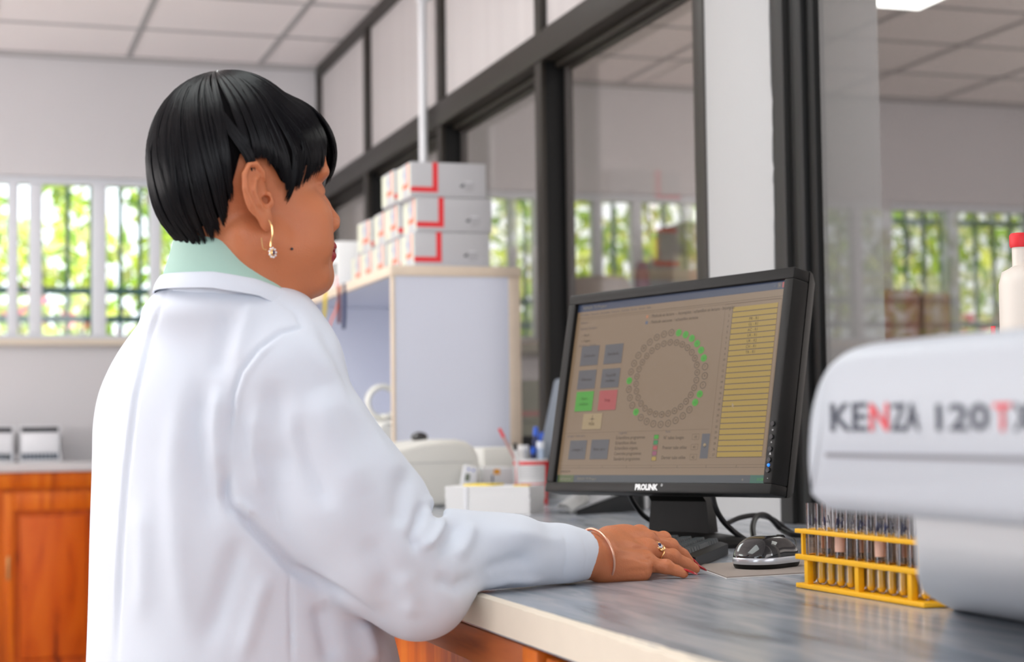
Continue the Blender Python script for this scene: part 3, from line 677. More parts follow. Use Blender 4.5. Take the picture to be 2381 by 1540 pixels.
# ------------------------------------------------------------------ monitor
MR, MU, MN = (Vector(v) for v in ((.3305, -.9437, .0132), (.1754, .0751, .9816), (-.9274, -.3221, .1903)))
MR.normalize(); MN = MR.cross(MU).normalized(); MU = MN.cross(MR)
MO = Vector((1.0656, 2.5385, 1.173))
mo = bpy.data.objects.new('monitor', None); COL.objects.link(mo)
mo.matrix_world = Matrix(((MR.x, MU.x, MN.x, MO.x), (MR.y, MU.y, MN.y, MO.y), (MR.z, MU.z, MN.z, MO.z), (0, 0, 0, 1)))
loc_, rot_, _ = mo.matrix_world.decompose(); mo.rotation_euler = rot_.to_euler(); mo.location = loc_
tag(mo, 'black computer monitor tilted toward the person, showing analyser software', 'monitor')
OW, OT, OB = .2645, .171, -.170; IW, IH = .2452, .1532; HW = .265
bz = MB()
bz.box(-OW, OW, IH, OT, -.03, .004, BLKM, .003).box(-OW, OW, OB, -IH, -.03, .004, BLKM, .003)
bz.box(-OW, -IW, -IH-.001, IH+.001, -.03, .0039, BLKM, .003).box(IW, OW, -IH-.001, IH+.001, -.03, .0039, BLKM, .003)
bz.build('bezel', mo)
hs = MB(); hs.loft([[(sx*(OW-i1), sy*(.1705-i1)+.0005, z) for sx, sy in ((-1, -1), (1, -1), (1, 1), (-1, 1))] for z, i1 in ((-.0301, 0), (-.038, .002), (-.055, .012), (-.060, .05), (-.082, .075), (-.085, .085))], BLKM)
hs.build('housing', mo, 25)
def em(name, c, e=1.0, rough=.28):
    return mat(name, (.012, .012, .012), rough, emit=tuple(c), es=e, spec=.35)
def sr(*c): return tuple((v/255/12.92 if v <= 10 else ((v/255+.055)/1.055)**2.4) for v in c)
ES = .66
S_BG = em('screen_tan', sr(165, 136, 104), ES); S_BG2 = em('screen_grey_blue', sr(100, 100, 106), ES); S_YEL = em('screen_yellow', sr(203, 166, 52), ES)
S_GRN = em('screen_green', sr(62, 190, 12), ES); S_GR2 = em('screen_green2', sr(20, 160, 80), ES); S_RED = em('screen_red', sr(208, 82, 82), ES); S_BAR = em('screen_title_blue', sr(50, 68, 102), ES); S_INK = em('screen_ink', sr(58, 42, 32), ES)
S_LIN = em('screen_line', sr(112, 88, 66), ES); S_LIT = em('screen_light_tan', sr(198, 170, 122), ES); S_TXB = em('screen_text_blue', sr(104, 96, 100), ES); S_MAG = em('screen_magenta', sr(176, 84, 118), ES); S_PCH = em('screen_peach', sr(222, 140, 92), ES); S_TGR = em('screen_start_green', sr(88, 108, 40), ES); S_LTX = em('screen_pale_text', sr(172, 160, 136), ES); S_TEA = em('screen_tray_green', sr(28, 112, 92), ES); S_DKG = em('screen_dark_green_text', sr(50, 110, 20), ES); S_DRD = em('screen_dark_red_text', sr(132, 40, 44), ES)
MB().box(-IW-.001, IW+.001, -IH-.001, IH+.001, -.012, -.004, S_BG).build('screen', mo)
ui = MB(); Z0, Z1, Z2, Z3 = -.0038, -.0036, -.0034, -.0032
def rq(x0, x1, y0, y1, m, z=Z0): ui.poly([(x0, y0, z), (x1, y0, z), (x1, y1, z), (x0, y1, z)], m)
def tx(s_, x, y, size, m=S_INK, al='LEFT', z=Z2, sx=1.0, bold=.0): ui.add(text_bm(s_, size, al, bold, sx), m, Matrix.Translation((x, y, z)))
def fr_(x0, x1, y0, y1, m, w=.0005, z=Z2):
    rq(x0, x1, y0, y0+w, m, z); rq(x0, x1, y1-w, y1, m, z); rq(x0, x0+w, y0, y1, m, z); rq(x1-w, x1, y0, y1, m, z)
rq(-IW, IW, .1405, IH, S_BAR); tx('KENZA TX Project', -.231, .1468, .0075, S_LTX)
for k, m in enumerate((S_BAR, S_TXB, S_RED)): x = .217+k*.0095; rq(x, x+.0082, .1425, .1510, m, Z1); tx('_', x+.0025, .148, .005, S_LTX) if k == 0 else tx('x' if k == 2 else 'o', x+.0025, .1468, .006, S_LTX)
tx('Echantillons   Execution   Electrolytes   Fonctions   Controles   Service   Gestion   Aide', -.237, .1352, .0062, S_TXB, sx=.82)
rq(-IW, IW, .1292, .1298, S_LIN, Z1); rq(-.237, .236, .1262, .1266, S_LIN, Z1); fr_(.118, .238, -.114, .126, S_LIN, .0004, Z1)
for s_, x, y in (('Edition', -.233, .121), ('Options d\'analyse', -.233, .1105), ('Batch', -.220, .099), ('Urgent', -.220, .089), ('Analyses - Calculs', -.231, .081)): tx(s_, x, y, .0062, S_TXB if s_ not in ('Batch', 'Urgent') else S_INK)
for y in (.099, .089): ui.add(band_ := text_bm('o', .006), S_LIN, Matrix.Translation((-.2255, y, Z2)))
def btn(x0, x1, y0, y1, m, lab, tm=S_INK, sz=.0072):
    rq(x0, x1, y0, y1, m); rq(x0, x1, y0-.0008, y0, S_LIN, Z1); rq(x1, x1+.0008, y0-.0008, y1, S_LIN, Z1)
    L = lab.split('|')
    for i, l in enumerate(L): tx(l, (x0+x1)/2, (y0+y1)/2+(len(L)-1)*.0045-i*.009, sz, tm, 'CENTER')
btn(-.2225, -.1755, .046, .0795, S_BG2, 'Controles', S_INK); btn(-.1605, -.1145, .046, .0790, S_BG2, 'Standards')
btn(-.2220, -.1755, .0055, .0378, S_BG2, 'Dilutions'); btn(-.1605, -.1145, .0055, .0375, S_BG2, 'Tests/Aff|resultats')
btn(-.2210, -.1755, -.0325, .0010, S_GRN, 'Start|analyse', S_DKG, .0082); btn(-.1605, -.1148, -.0325, .0010, S_RED, 'Stop', S_DRD, .0082)
btn(-.1955, -.1463, -.0640, -.0372, S_LIT, '|Multi', S_INK, .0075)
rq(-.1712, -.1704, -.0535, -.0400, S_INK, Z2); rq(-.1772, -.1644, -.0472, -.0466, S_INK, Z2); ui.add(text_bm('+', .012, 'CENTER'), S_INK, Matrix.Translation((-.1708, -.0468, Z2)))
tx('Lavages - Auto zero', -.231, -.0745, .0058, S_TXB); rq(-.237, -.108, -.0698, -.0694, S_LIN, Z1)
btn(-.2216, -.1775, -.1138, -.0822, S_BG2, 'Lavages 2'); btn(-.1655, -.1203, -.1140, -.0816, S_BG2, 'Auto zero')
rq(-.0655, -.0605, .1175, .1225, S_PCH, Z1); rq(-.0655, -.0598, .1075, .1125, em('screen_blue_sq', sr(96, 112, 140), ES), Z1)
tx(': Methode en lecture  -  Incomplete / echantillon en lecture - Incomplet', -.055, .1200, .0078, S_INK, sx=.86); tx(': Methode executee  / echantillon termine', -.055, .1098, .0078, S_INK, sx=.86)
def ringat(cx_, cy_, r, m, z=Z1, w=.0009):
    n = 20
    for i in range(n):
        a0, a1 = i/n*6.2832, (i+1)/n*6.2832
        ui.poly([(cx_+(r-w)*math.cos(a0), cy_+(r-w)*.86*math.sin(a0), z), (cx_+r*math.cos(a0), cy_+r*.86*math.sin(a0), z), (cx_+r*math.cos(a1), cy_+r*.86*math.sin(a1), z), (cx_+(r-w)*math.cos(a1), cy_+(r-w)*.86*math.sin(a1), z)], m)
def disc(cx_, cy_, r, m, z=Z1): ui.poly([(cx_+r*math.cos(i/20*6.2832), cy_+r*.86*math.sin(i/20*6.2832), z) for i in range(20)], m)
green = {1, 2, 3, 4, 5, 6, 10, 11, 20, 24}
for k in range(1, 33):
    a = math.radians(90-k*360/32); x, y = .0005+.0890*math.cos(a), .0147+.0745*math.sin(a)
    if k in green: disc(x, y, .0068, S_GRN)
    else: ringat(x, y, .0066, S_INK)
    tx(str(k), x, y, .0055, S_INK if k not in green else S_DKG, 'CENTER')
for k in range(33, 63):
    a = math.radians(90-(k-33)*12); x, y = .0005+.0715*math.cos(a), .0147+.0585*math.sin(a); ringat(x, y, .0060, S_INK); tx(str(k), x, y, .005, S_INK, 'CENTER')
NY = 27; names = {3: 'PR - R1', 4: 'GL - R1', 5: 'AC - R1', 6: 'UR - R1', 7: 'UR - R2', 8: 'CH - R1', 9: 'TR - R1'}
for k in range(1, NY+1):
    yt = .1200-(k-1)*.00868; rq(.1360, .2310, yt-.0072, yt, S_YEL, Z1); rq(.1360, .2310, yt-.0080, yt-.0072, S_INK, Z1); rq(.1352, .1360, yt-.0080, yt, S_INK, Z1)
    tx(str(k), .1285, yt-.004, .0052, S_INK, 'CENTER')
    if k in names: tx(names[k], .184, yt-.0037, .0066, S_INK, 'CENTER')
tx('Legende', -.098, -.0715, .006, S_TXB); tx('Rack', .0145, -.0715, .006, S_TXB); rq(-.105, .112, -.0698, -.0694, S_LIN, Z1)
for i, (s_, m) in enumerate((('Echantillons programmes', S_GRN), ('Echantillons dilues', S_GR2), ('Echantillons urgents', S_RED), ('Controles programmes', S_MAG), ('Standards programmes', S_YEL))):
    y = -.0795-.0087*i; tx(s_, -.104, y, .0078, S_INK, sx=.9); fr_(-.0115, -.0005, y-.0038, y+.0034, S_INK, .0005, Z2); rq(-.011, -.001, y-.0033, y+.003, m, Z1)
for i, (s_, v) in enumerate((('N° tubes lavages', '10'), ('Premier tube utilise', '41'), ('Dernier tube utilise', '42'))):
    y = -.0815-.0158*i; tx(s_, .0115, y, .0078, S_INK, sx=.9); fr_(.0770, .0925, y-.004, y+.005, S_LIN); tx(v, .0845, y, .006, S_INK, 'CENTER')
rq(.0985, .1160, -.1150, -.0765, S_BG2); disc(.107, -.094, .003, S_LIT, Z2); tx('o', .1075, -.096, .008, S_INK, 'CENTER', Z3)
rq(-IW, IW, -.1250, -.1246, S_LIN, Z1); rq(-IW, IW, -.1292, -.1288, S_INK, Z1)
for x in (-.19, -.13, -.07, -.01, .05, .115, .18): rq(x, x+.0006, -.1288, -.1255, S_INK, Z1)
tx('20/05/2019', -.238, -.1348, .0058, S_INK)
rq(-IW, IW, -IH, -.1405, em('screen_taskbar', sr(72, 82, 90), ES)); rq(-IW+.003, -.200, -IH, -.1405, S_TGR, Z1); tx('demarrer', -.236, -.1470, .0075, S_LTX); tx('KENZA TX Project', -.190, -.1470, .006, S_LTX)
rq(.2120, IW, -IH, -.1405, S_TEA, Z1); tx('o', .195, -.147, .006, S_LTX); tx('11:24', .226, -.147, .006, S_GRN)
ui.poly([(.157, -.0300, Z3), (.157, -.0372, Z3), (.1588, -.0357, Z3), (.1605, -.0385, Z3), (.1613, -.0380, Z3), (.1600, -.0352, Z3), (.1622, -.0350, Z3)], S_LIT)
ui.build('screen_picture', mo)
lg = MB(); lg.add(text_bm('PROLINK', .0125, 'CENTER', .0006, 1.02), PAPER, Matrix.Translation((-.0075, -.1615, .0043)))
lg.add(text_bm('®', .006, 'LEFT'), PAPER, Matrix.Translation((.0265, -.158, .0043))); lg.build('logo', mo)
for k, y in enumerate((-.0663, -.0855, -.1035, -.1195, -.1345)):
    MB().cyl((.2555, y, .002), (.2555, y, .0066), .0042, .0036, BLKG, 18).build('button', mo)
mk = MB()
for k, (s_, y) in enumerate((('=', -.0755), ('▲', -.0945), ('A', -.1105), ('-', -.146))): mk.add(text_bm('*' if s_ == '▲' else s_, .006, 'CENTER'), PAPER, Matrix.Translation((.2555, y, .0043)))
mk.build('button_symbols', mo)
MB().sph((.2545, -.1270, .0035), .0026, mat('blue_led', (.02, .1, .5), .2, emit=(.02, .25, 1), es=1.6), 12).build('power_light', mo)
# stand
st = MB(); sb_ = MO-MU*.150-MN*.062
sb_ = sb_-MR*.018; nb = Vector((sb_.x, sb_.y, CT+.02))+Vector((.0, .0, 0))
hx = Vector((.66, -.75, 0)).normalized(); hy = Vector((-hx.y, hx.x, 0))
nbase = nb+hy*.03
sw = .047
st.loft([[p0_+hx*sx*w_+hy*sy for sx, sy in ((-1, -.012), (1, -.012), (1, .02), (-1, .02))] for p0_, w_ in ((sb_+Vector((0, 0, .12)), sw*.9), (sb_, sw), (nbase+Vector((0, 0, .05)), sw*1.04), (nbase, sw*1.15))], BLKM)
st.build('stand_neck', mo, world=True)
bs = MB(); ringb = []
for r_, z_ in ((.122, .0005), (.122, .006), (.112, .013), (.07, .019), (.02, .021)):
    ringb.append([nbase+hx*r_*math.cos(a/40*6.283)+hy*(r_*.78*math.sin(a/40*6.283)-.02)+Vector((0, 0, CT+z_-nbase.z)) for a in range(40)])
bs.loft(ringb, BLKM).build('stand_base', mo, world=True)
# cables
def cable(pts, r, lab, name='cable', m=BLK):
    o = MB().tube(spline(pts, 8), r, m, 8).build(name); tag(o, lab, 'cable'); return o
ZB = 2.95
cable([at(1455, 1120, 2.80), at(1468, 1160, 2.82), at(1492, 1195, 2.84), at(1520, 1216, 2.86), at(1545, 1230, 2.9), at(1590, 1232, 2.95)], .0042, 'black cable curving from the screen down to its stand')
cable([at(1652, 1120, 2.72), at(1662, 1175, 2.72), at(1680, 1210, 2.73), at(1708, 1238, 2.74), at(1740, 1260, 2.74), at(1765, 1270, 2.76)], .0046, 'thick black cable running down right of the monitor stand')
cable([at(1692, 1217, 2.9), at(1722, 1204, 2.92), at(1760, 1199, 2.94), at(1795, 1207, 2.95), at(1826, 1230, 2.96), at(1850, 1247, 2.97)], .0044, 'black cable arching low behind the mouse')
cable([at(1754, 1258, 2.82), at(1750, 1228, 2.84), at(1757, 1205, 2.86), at(1772, 1197, 2.88), at(1792, 1206, 2.90), at(1812, 1228, 2.92), at(1828, 1238, 2.90), at(1850, 1245, 2.88), at(1900, 1243, 2.88)], .0048, 'looped black cable standing up behind the mouse')
cable([at(1845, 1252, 2.4), at(1851, 1262, 2.38), at(1846, 1275, 2.34), at(1832, 1284, 2.3)], .0016, 'thin black mouse cord curling beside the tube rack')

# ------------------------------------------------------------------ keyboard
kl, kw = .27, .125
kN = Vector(on('z', CT, 1614, 1327)); kN.z = CT
k_ax = Vector((.56, .83, 0)).normalized()          # long axis away, k_ay to the back
kN = kN+k_ax*.012
kb = bpy.data.objects.new('keyboard', None); COL.objects.link(kb); kb.location = kN+Vector((0, 0, .001)); kb.rotation_euler = (0, 0, math.atan2(k_ax.y, k_ax.x))
tag(kb, 'black computer keyboard under the hand in front of the monitor', 'keyboard')
# local: x long axis, y negative = towards back (k_ay)
kp = MB(); kp.loft([[(x, 0, 0), (x, 0, .015), (x, .01, .018), (x, kw-.012, .026), (x, kw, .023), (x, kw, .003)] for x in (0, kl)], BLKM); kp.build('case', kb)
kc = None; KD = mat('charcoal_key', (.035, .045, .05), .4)
for r_ in range(6):
    for c_ in range(13):
        x = .008+c_*.0198; y = .012+r_*.0195+.0175; z = .0185+.075*(y-.0275)
        wdt = .0175
        if r_ == 0 and 5 <= c_ <= 8:
            if c_ != 5: continue
            wdt = .0765
        if kc is None or wdt != .0175:
            o = MB().loft([[(0, 0, -.004), (wdt, 0, -.004), (wdt, -.0175, -.0035), (0, -.0175, -.0035)], [(.0025, -.002, .0050), (wdt-.0025, -.002, .0050), (wdt-.0025, -.015, .0055), (.0025, -.015, .0055)]], KD).build('key', kb)
            if wdt == .0175: kc = o
        else: o = kc.copy(); COL.objects.link(o); o.parent = kb
        o.location = (x, y, z)

# mouse pad and mouse
pB, pA, pC = (Vector(on('z', CT, *q)) for q in ((1690, 1347), (1622, 1322), (1862, 1337)))
ux = (pC-pB).normalized(); uy = Vector((-ux.y, ux.x, 0)); t = thing('mouse_pad', (pB.x, pB.y, CT), 'thin grey-brown mouse pad under the black mouse', 'mouse pad', rotz=math.atan2(ux.y, ux.x))
sh = (pA-pB).dot(ux)/(pA-pB).dot(uy); mp_ = [(0, 0), (.23, 0), (.23+sh*.19, .19), (sh*.19, .19)]
MB().prism(mp_, .0003, .0028, PADM).build('pad', t); MB().prism([(-.0012, -.0012), (.2312, -.0012), (.2312+sh*.19, .1912), (sh*.19-.0012, .1912)], .0002, .0012, PAPER).build('pale_backing', t)
mc = (Vector(on('z', CT, 1690, 1326))+Vector(on('z', CT, 1838, 1326)))/2; mdir = Vector((.90, .44, 0)).normalized(); mside = Vector((-mdir.y, mdir.x, 0))
mc = mc+mdir*.020+mside*.002
ms_ = bpy.data.objects.new('mouse', None); COL.objects.link(ms_); ms_.location = (mc.x, mc.y, CT+.0029); ms_.rotation_euler = (0, 0, math.atan2(mdir.y, mdir.x)); tag(ms_, 'glossy black computer mouse with a silver stripe on the pad', 'mouse')
def mring(z, sc, zoff=0, n=40):
    out = []
    for i in range(n):
        a = i/n*6.283; c_, s_ = math.cos(a), math.sin(a)
        x = .052*sc*(abs(c_)**.8)*(1 if c_ > 0 else -1); wv = .0335*(1-.10*math.cos(a)**2*0)-.0035*math.exp(-((x-.008)/.018)**2)
        out.append((x, wv*sc*(abs(s_)**.85)*(1 if s_ > 0 else -1), z))
    return out
def hump(x): return .036*math.exp(-((x+.004)/.058)**4)+.001
m1 = MB().loft([mring(0, .94), mring(.003, .985), mring(.006, 1)], BLKM); m1.build('base', ms_)
m1 = MB().loft([mring(.006, 1.0), mring(.0085, 1.018), mring(.0125, 1.02), mring(.0145, 1.0)], SILV); m1.build('silver_stripe', ms_)
rg_ = []
for i in range(15):
    u = i/14; sc = math.cos(u*1.55)**.62*.995; base = .0145; r0 = mring(0, max(sc, .03))
    rg_.append([(x, y, base+(hump(x)-.010)*math.sin(u*1.57)) for x, y, z in r0])
MB().loft(rg_, BLKG).build('shell', ms_, ang=80)
MB().cyl((.030, -.004, .034), (.030, .004, .034), .007, .007, BLKM, 16).build('wheel', ms_)

# ------------------------------------------------------------------ tube rack
rp0, rp1 = Vector(on('z', CT, 1850, 1367)), Vector(on('z', CT, 2148, 1416)); ra = (rp1-rp0); rl_ = ra.length; ra.normalize()
t = bpy.data.objects.new('test_tube_rack', None); COL.objects.link(t); t.location = (rp0.x, rp0.y, CT+.0005); t.rotation_euler = (0, 0, math.atan2(ra.y, ra.x)); tag(t, 'yellow-orange plastic test tube rack beside the white analyser', 'rack')
RW = .066; NC, NR = 12, 3; px_ = [(i+.75)*rl_/(NC+.5) for i in range(NC)]; py_ = [.014+.0195*j for j in range(NR)]
def plate(z0, z1, name):
    b = bmesh.new()
    # slab with openings: built as strips between the holes
    g = MB(); hr = .0078
    ys = [0]+sum([[y-hr, y+hr] for y in py_], [])+[RW]
    for a, c_ in zip(ys[0::2], ys[1::2]): g.box(0, rl_, a, c_, z0, z1, YEL, .0008)
    xs = [0.0005]+sum([[x-hr, x+hr] for x in px_], [])+[rl_-.0005]
    for a, c_ in zip(xs[0::2], xs[1::2]): g.box(a, c_, .0005, RW-.0005, z0+.0003, z1-.0003, YEL)
    g.build(name, t)
MB().box(0, rl_, 0, RW, 0, .0055, YEL, .0012).build('base_plate', t)
plate(.033, .039, 'middle_plate'); plate(.0635, .0685, 'top_plate')
for x in (.022, rl_*.5, rl_-.028):
    for y in (.0015, RW-.0095): MB().box(x-.004, x+.004, y, y+.008, .0054, .0331, YEL, .0008).build('post', t)
for x in (.012, rl_-.012):
    for y in (.003, RW-.008): MB().box(x-.002, x+.002, y, y+.004, .0389, .0636, YEL).build('upper_post', t)
TG = glass_mat('tube_glass', (1, .99, .99), .8); 
LQ = mat('amber_serum', (1.0, .60, .03), .25); PLS = glass_mat('pale_plasma', (1, .82, .66), .4)
CLOT = mat('dark_red_clot', (.20, .02, .01), .3); LBLm = mat('tube_label', (.78, .50, .40), .6)
tube0 = None; random.seed(5); cnt = 0
for j in range(NR):
    for i in range(NC):
        if tube0 is None:
            tube0 = thing('test_tube', (0, 0, 0), '', 'test tube')
            r_ = .0064; MB().loft([[(rr*math.cos(a/16*6.283), rr*math.sin(a/16*6.283), z) for a in range(16)] for rr, z in ((.002, 0), (.0045, .0015), (r_, .006), (r_, .093), (r_-.0008, .093), (r_-.0008, .007))], TG, capb=False).build('glass', tube0)
            MB().loft([[(rr*math.cos(a/16*6.283), rr*math.sin(a/16*6.283), z) for a in range(16)] for rr, z in ((.0035, .0022), (.0053, .007), (.0053, .026))], LQ).build('serum', tube0)
            MB().loft([[(rr*math.cos(a/16*6.283), rr*math.sin(a/16*6.283), z) for a in range(16)] for rr, z in ((.0053, .0262), (.0053, .058))], PLS).build('plasma', tube0)
            o = tube0
        else: o = copy_tree(tube0)
        o['group'] = 'test tubes standing in the yellow rack'; o['label'] = ('clear glass test tube with amber liquid in the row nearest the person', 'clear glass test tube with amber liquid in the middle row of the rack', 'clear glass test tube with amber liquid in the row nearest the glass wall')[j]
        P = t.matrix_basis @ Vector((px_[i], py_[j], .0056)); o.location = P; o.rotation_euler = (random.uniform(-.012, .012), random.uniform(-.012, .012), random.uniform(0, 6))
        if (i*3+j) % 4 == 1: MB().loft([[(.0066*math.cos(a/16*6.283), .0066*math.sin(a/16*6.283), z) for a in range(16)] for z in (.040, .060)], LBLm, False, False).build('paper_label', o)
        if (i+j*2) % 3 == 0:
            wr = MB(); 
            for k in range(3): wr.tube([(.0067*math.cos(2.6+k*.4), .0067*math.sin(2.6+k*.4), .066+.003*k), (.0067*math.cos(3+k*.4), .0067*math.sin(3+k*.4), .078-.002*k)], .0006, NAVY, 5)
            wr.build('pen_mark', o)

# ------------------------------------------------------------------ analyser in the foreground
XM = .60
def onM(x, y): return on('x', XM, x, y)
an = thing('analyser', (1.15, 1.2, CT), 'large white clinical analyser with rounded housing in the right foreground', 'analyser')
pl = [(1884, 1188), (1872, 1160), (1864, 1080), (1866, 1000), (1873, 940), (1890, 880), (1918, 834), (1956, 808), (2004, 796), (2120, 783), (2250, 770), (2381, 757)]
P_ = [onM(*q) for q in pl]; out = [(p[1], p[2]) for p in P_]; zb_ = out[0][1]; yN = .35
zl_ = out[-1][1]; out = out+[(out[-1][0]-.2, zl_+.012), (yN+.07, zl_+.008), (yN, zl_-.06), (yN, zb_)]
M_ = Matrix(((0, 0, 1, 0), (1, 0, 0, 0), (0, 1, 0, 0), (0, 0, 0, 1)))     # (u,v,w) -> (y,z,x)
pts2 = [Vector((a, b, 0)) for a, b in out]; dense = [Vector((p.x, p.y, 0)) for p in spline(pts2[1:-4], 4)]; c0_ = pts2[0]
dense = [c0_+Vector((-.012, 0, 0)), c0_+Vector((-.003, .003, 0))]+dense+pts2[-4:]
def inset(P, e):
    o = []; n_ = len(P)
    for i_ in range(n_):
        t1, t2 = (P[i_]-P[i_-1]).normalized(), (P[(i_+1) % n_]-P[i_]).normalized(); nn_ = Vector((t1.y+t2.y, -t1.x-t2.x, 0)); nn_.normalize(); o.append(P[i_]+nn_*e*ORI)
    return o
ORI = 1 if sum(dense[k].x*dense[(k+1) % len(dense)].y-dense[(k+1) % len(dense)].x*dense[k].y for k in range(len(dense))) < 0 else -1
MB().loft([[(x_, p.x, p.y) for p in inset(dense, e_)] for x_, e_ in ((XM, .014), (XM+.001, .010), (XM+.004, .005), (XM+.009, .0015), (XM+.015, 0), (XM+.62, 0), (XM+.63, .010))], mat('analyser_shell', (.52, .56, .62), .38)).build('housing', an, world=True, ang=60)
lo = []
for z_, xo, ye in ((zb_+.004, .03, 2098), (zb_-.02, .035, 2104), (CT+.075, .10, 2108), (CT+.050, .17, 2122), (CT+.028, .26, 2146), (CT+.010, .33, 2176), (CT+.0005, .365, 2196)):
    x0_ = XM+xo; y1_ = on('x', x0_, ye, 1300)[1]; r_ = .02
    ring = [(x0_+r_-r_*math.sin(a), y1_-r_+r_*math.cos(a), z_) for a in [k/6*1.5708 for k in range(7)]]
    ring += [(x0_, yN+.03, z_), (XM+.60, yN+.03, z_), (XM+.60, y1_, z_)]
    lo.append(ring)
MB().loft(lo[::-1], mat('grey_white_plastic', (.74, .76, .79), .4)).build('base', an, world=True, ang=50)
s0, s1 = onM(1922, 1058), onM(2381, 1086)
MB().box(XM-.0012, XM+.004, yN+.1, s0[1], s0[2]-.0016, s0[2]+.0016, mat('seam_dark', (.22, .22, .25), .6)).build('seam', an, world=True)
def mtext(s_, px_l, px_r, m, name):
    b = text_bm(s_, 1.0, 'LEFT', .02); xs = [v.co.x for v in b.verts]; ys = [v.co.y for v in b.verts]
    l, r = onM(px_l, 970), onM(px_r, 970); zt_, zb2 = onM((px_l+px_r)/2, 937)[2], onM((px_l+px_r)/2, 1003)[2]
    sx = (l[1]-r[1])/(max(xs)-min(xs)); sz = (zt_-zb2)/(max(ys)-min(ys)); x0, y0_ = min(xs), min(ys)
    for v in b.verts: v.co = Vector((XM-.0008, l[1]-(v.co.x-x0)*sx, zb2+(v.co.y-y0_)*sz))
    MB().add(b, m).build(name, an, world=True)
LI = mat('logo_dark', (.035, .045, .075), .5); LR = mat('logo_red', (.75, .05, .07), .5)
mtext('KE', 1932, 2018, LI, 'lettering'); mtext('N', 2024, 2068, LR, 'lettering'); mtext('ZA', 2074, 2140, LI, 'lettering')
mtext('120', 2178, 2302, LI, 'lettering'); mtext('T', 2312, 2354, LR, 'lettering'); mtext('X', 2358, 2402, LI, 'lettering')

# white bottle with red cap
bp_ = on('x', 1.36, 2385, 700); t = thing('dispenser_bottle', (1.36, bp_[1], CT), 'cream plastic dispenser bottle with a red cap behind the analyser', 'bottle')
zt_ = on('x', 1.36, 2360, 545)[2]-CT; zn = on('x', 1.36, 2360, 596)[2]-CT; zsh = on('x', 1.36, 2340, 632)[2]-CT
def circ(r, z, n=28, sx=1): return [(r*sx*math.cos(a/n*6.283), r*math.sin(a/n*6.283), z) for a in range(n)]
BC = mat('cream_bottle', (.80, .73, .66), .4)
ctr = .012
MB().loft([circ(.034, 0), circ(.036, .008), circ(.0345, zsh-.02), circ(.030, zsh-.004), circ(.014, zsh+.004)], BC).build('body', t, ang=60)
MB().loft([[(x, y+.010, z) for x, y, z in circ(.0105, z_)] for z_ in (zsh-.006, zt_-.018)], BC).build('neck', t)
MB().loft([[(x, y+.010, z) for x, y, z in circ(*c_)] for c_ in ((.0125, zt_-.019), (.0135, zt_-.016), (.0135, zt_-.003), (.0115, zt_))], RED).build('cap', t)
MB().tube(spline([(.0, .012, zsh-.001), (0, .026, zsh-.001), (0, .036, zsh-.006), (0, .040, zsh-.016), (0, .035, zsh-.026)], 5), .0065, BC, 10).build('handle', t)
MB().box(-.03, -.028, .030, .038, zsh-.10, zsh-.075, RED).build('red_print', t); 

# ------------------------------------------------------------------ things in the room beyond the glass
def rb(x0, x1, y0, y1, Yp, dep, m, name, lab, cat, grp=None, zbot=None, bev=.006):
    a, c_ = on('y', Yp, x0, y0), on('y', Yp, x1, y1); z0 = zbot if zbot is not None else c_[2]
    t = thing(name, ((a[0]+c_[0])/2, Yp+dep/2, z0), lab, cat, grp)
    MB().box(a[0], c_[0], Yp, Yp+dep, z0, a[2], m, bev).build('box_body' if name != 'cupboard' else 'carcass', t, world=True)
    MB().box((a[0]+c_[0])/2-.03, (a[0]+c_[0])/2+.03, Yp-.001, Yp, z0+(a[2]-z0)*.1, a[2]-.001, m if name != 'storage_box' else mat('packing_tape', (.32, .22, .14), .3)).build('tape' if name != 'cupboard' else 'door', t, world=True)
    return t
zsh_ = on('y', YF-.55, 1500, 800)[2]
tb_ = thing('side_table', (3.4, YF-.3, 0), 'long dark table against the far wall beyond the glass', 'table')
MB().box(1.8, 6.2, YF-.6, YF-.02, zsh_-.04, zsh_, OLIVE, .004).build('tabletop', tb_, world=True)
for x in (1.9, 4.0, 6.1):
    for y in (YF-.56, YF-.08): MB().box(x-.025, x+.025, y-.025, y+.025, 0, zsh_-.04, OLIVE).build('leg', tb_, world=True)
z_ = zsh_+.001
rb(1555, 1665, 660, 800, YF-.5, .35, OLIVE, 'storage_box', 'olive grey carton, lowest of the stack beyond the glass', 'box', 'cartons stacked beyond the glass', z_)
zz_ = on('y', YF-.5, 1600, 660)[2]+.001
rb(1565, 1665, 592, 660, YF-.5, .33, mat('olive_carton_b', (.24, .22, .15), .7), 'storage_box', 'olive grey carton in the middle of the stack beyond the glass', 'box', 'cartons stacked beyond the glass', zz_)
zz_ = on('y', YF-.5, 1600, 592)[2]+.001
rb(1585, 1670, 516, 592, YF-.5, .3, OLIVE, 'storage_box', 'olive grey carton, topmost of the stack beyond the glass', 'box', 'cartons stacked beyond the glass', zz_)
a = on('y', YF-.35, 1506, 610); t = tag(MB().loft([[(a[0]-.03+r_*math.cos(k/16*6.283), YF-.35+r_*math.sin(k/16*6.283), z) for k in range(16)] for r_, z in ((.03, z_), (.04, z_+.1), (.035, z_+.32), (.02, a[2]))], MAROON).build('vase'), 'dark red vase beside the olive cartons beyond the glass', 'vase')
a = on('y', YF-.45, 1400, 640); t = tag(MB().loft([[(a[0]+r_*.9*math.cos(k/20*6.283), YF-.4+r_*math.sin(k/20*6.283), z) for k in range(20)] for r_, z in ((.17, z_), (.17, a[2]-.06), (.14, a[2]-.01), (.05, a[2]))], BEIGE).build('bag'), 'beige rounded bag on the table beyond the glass', 'bag')
rb(2040, 2144, 672, 900, YF-.55, .35, BROWNC, 'storage_box', 'reddish brown cardboard box beyond the glass, left of the tan one', 'box', None, z_)
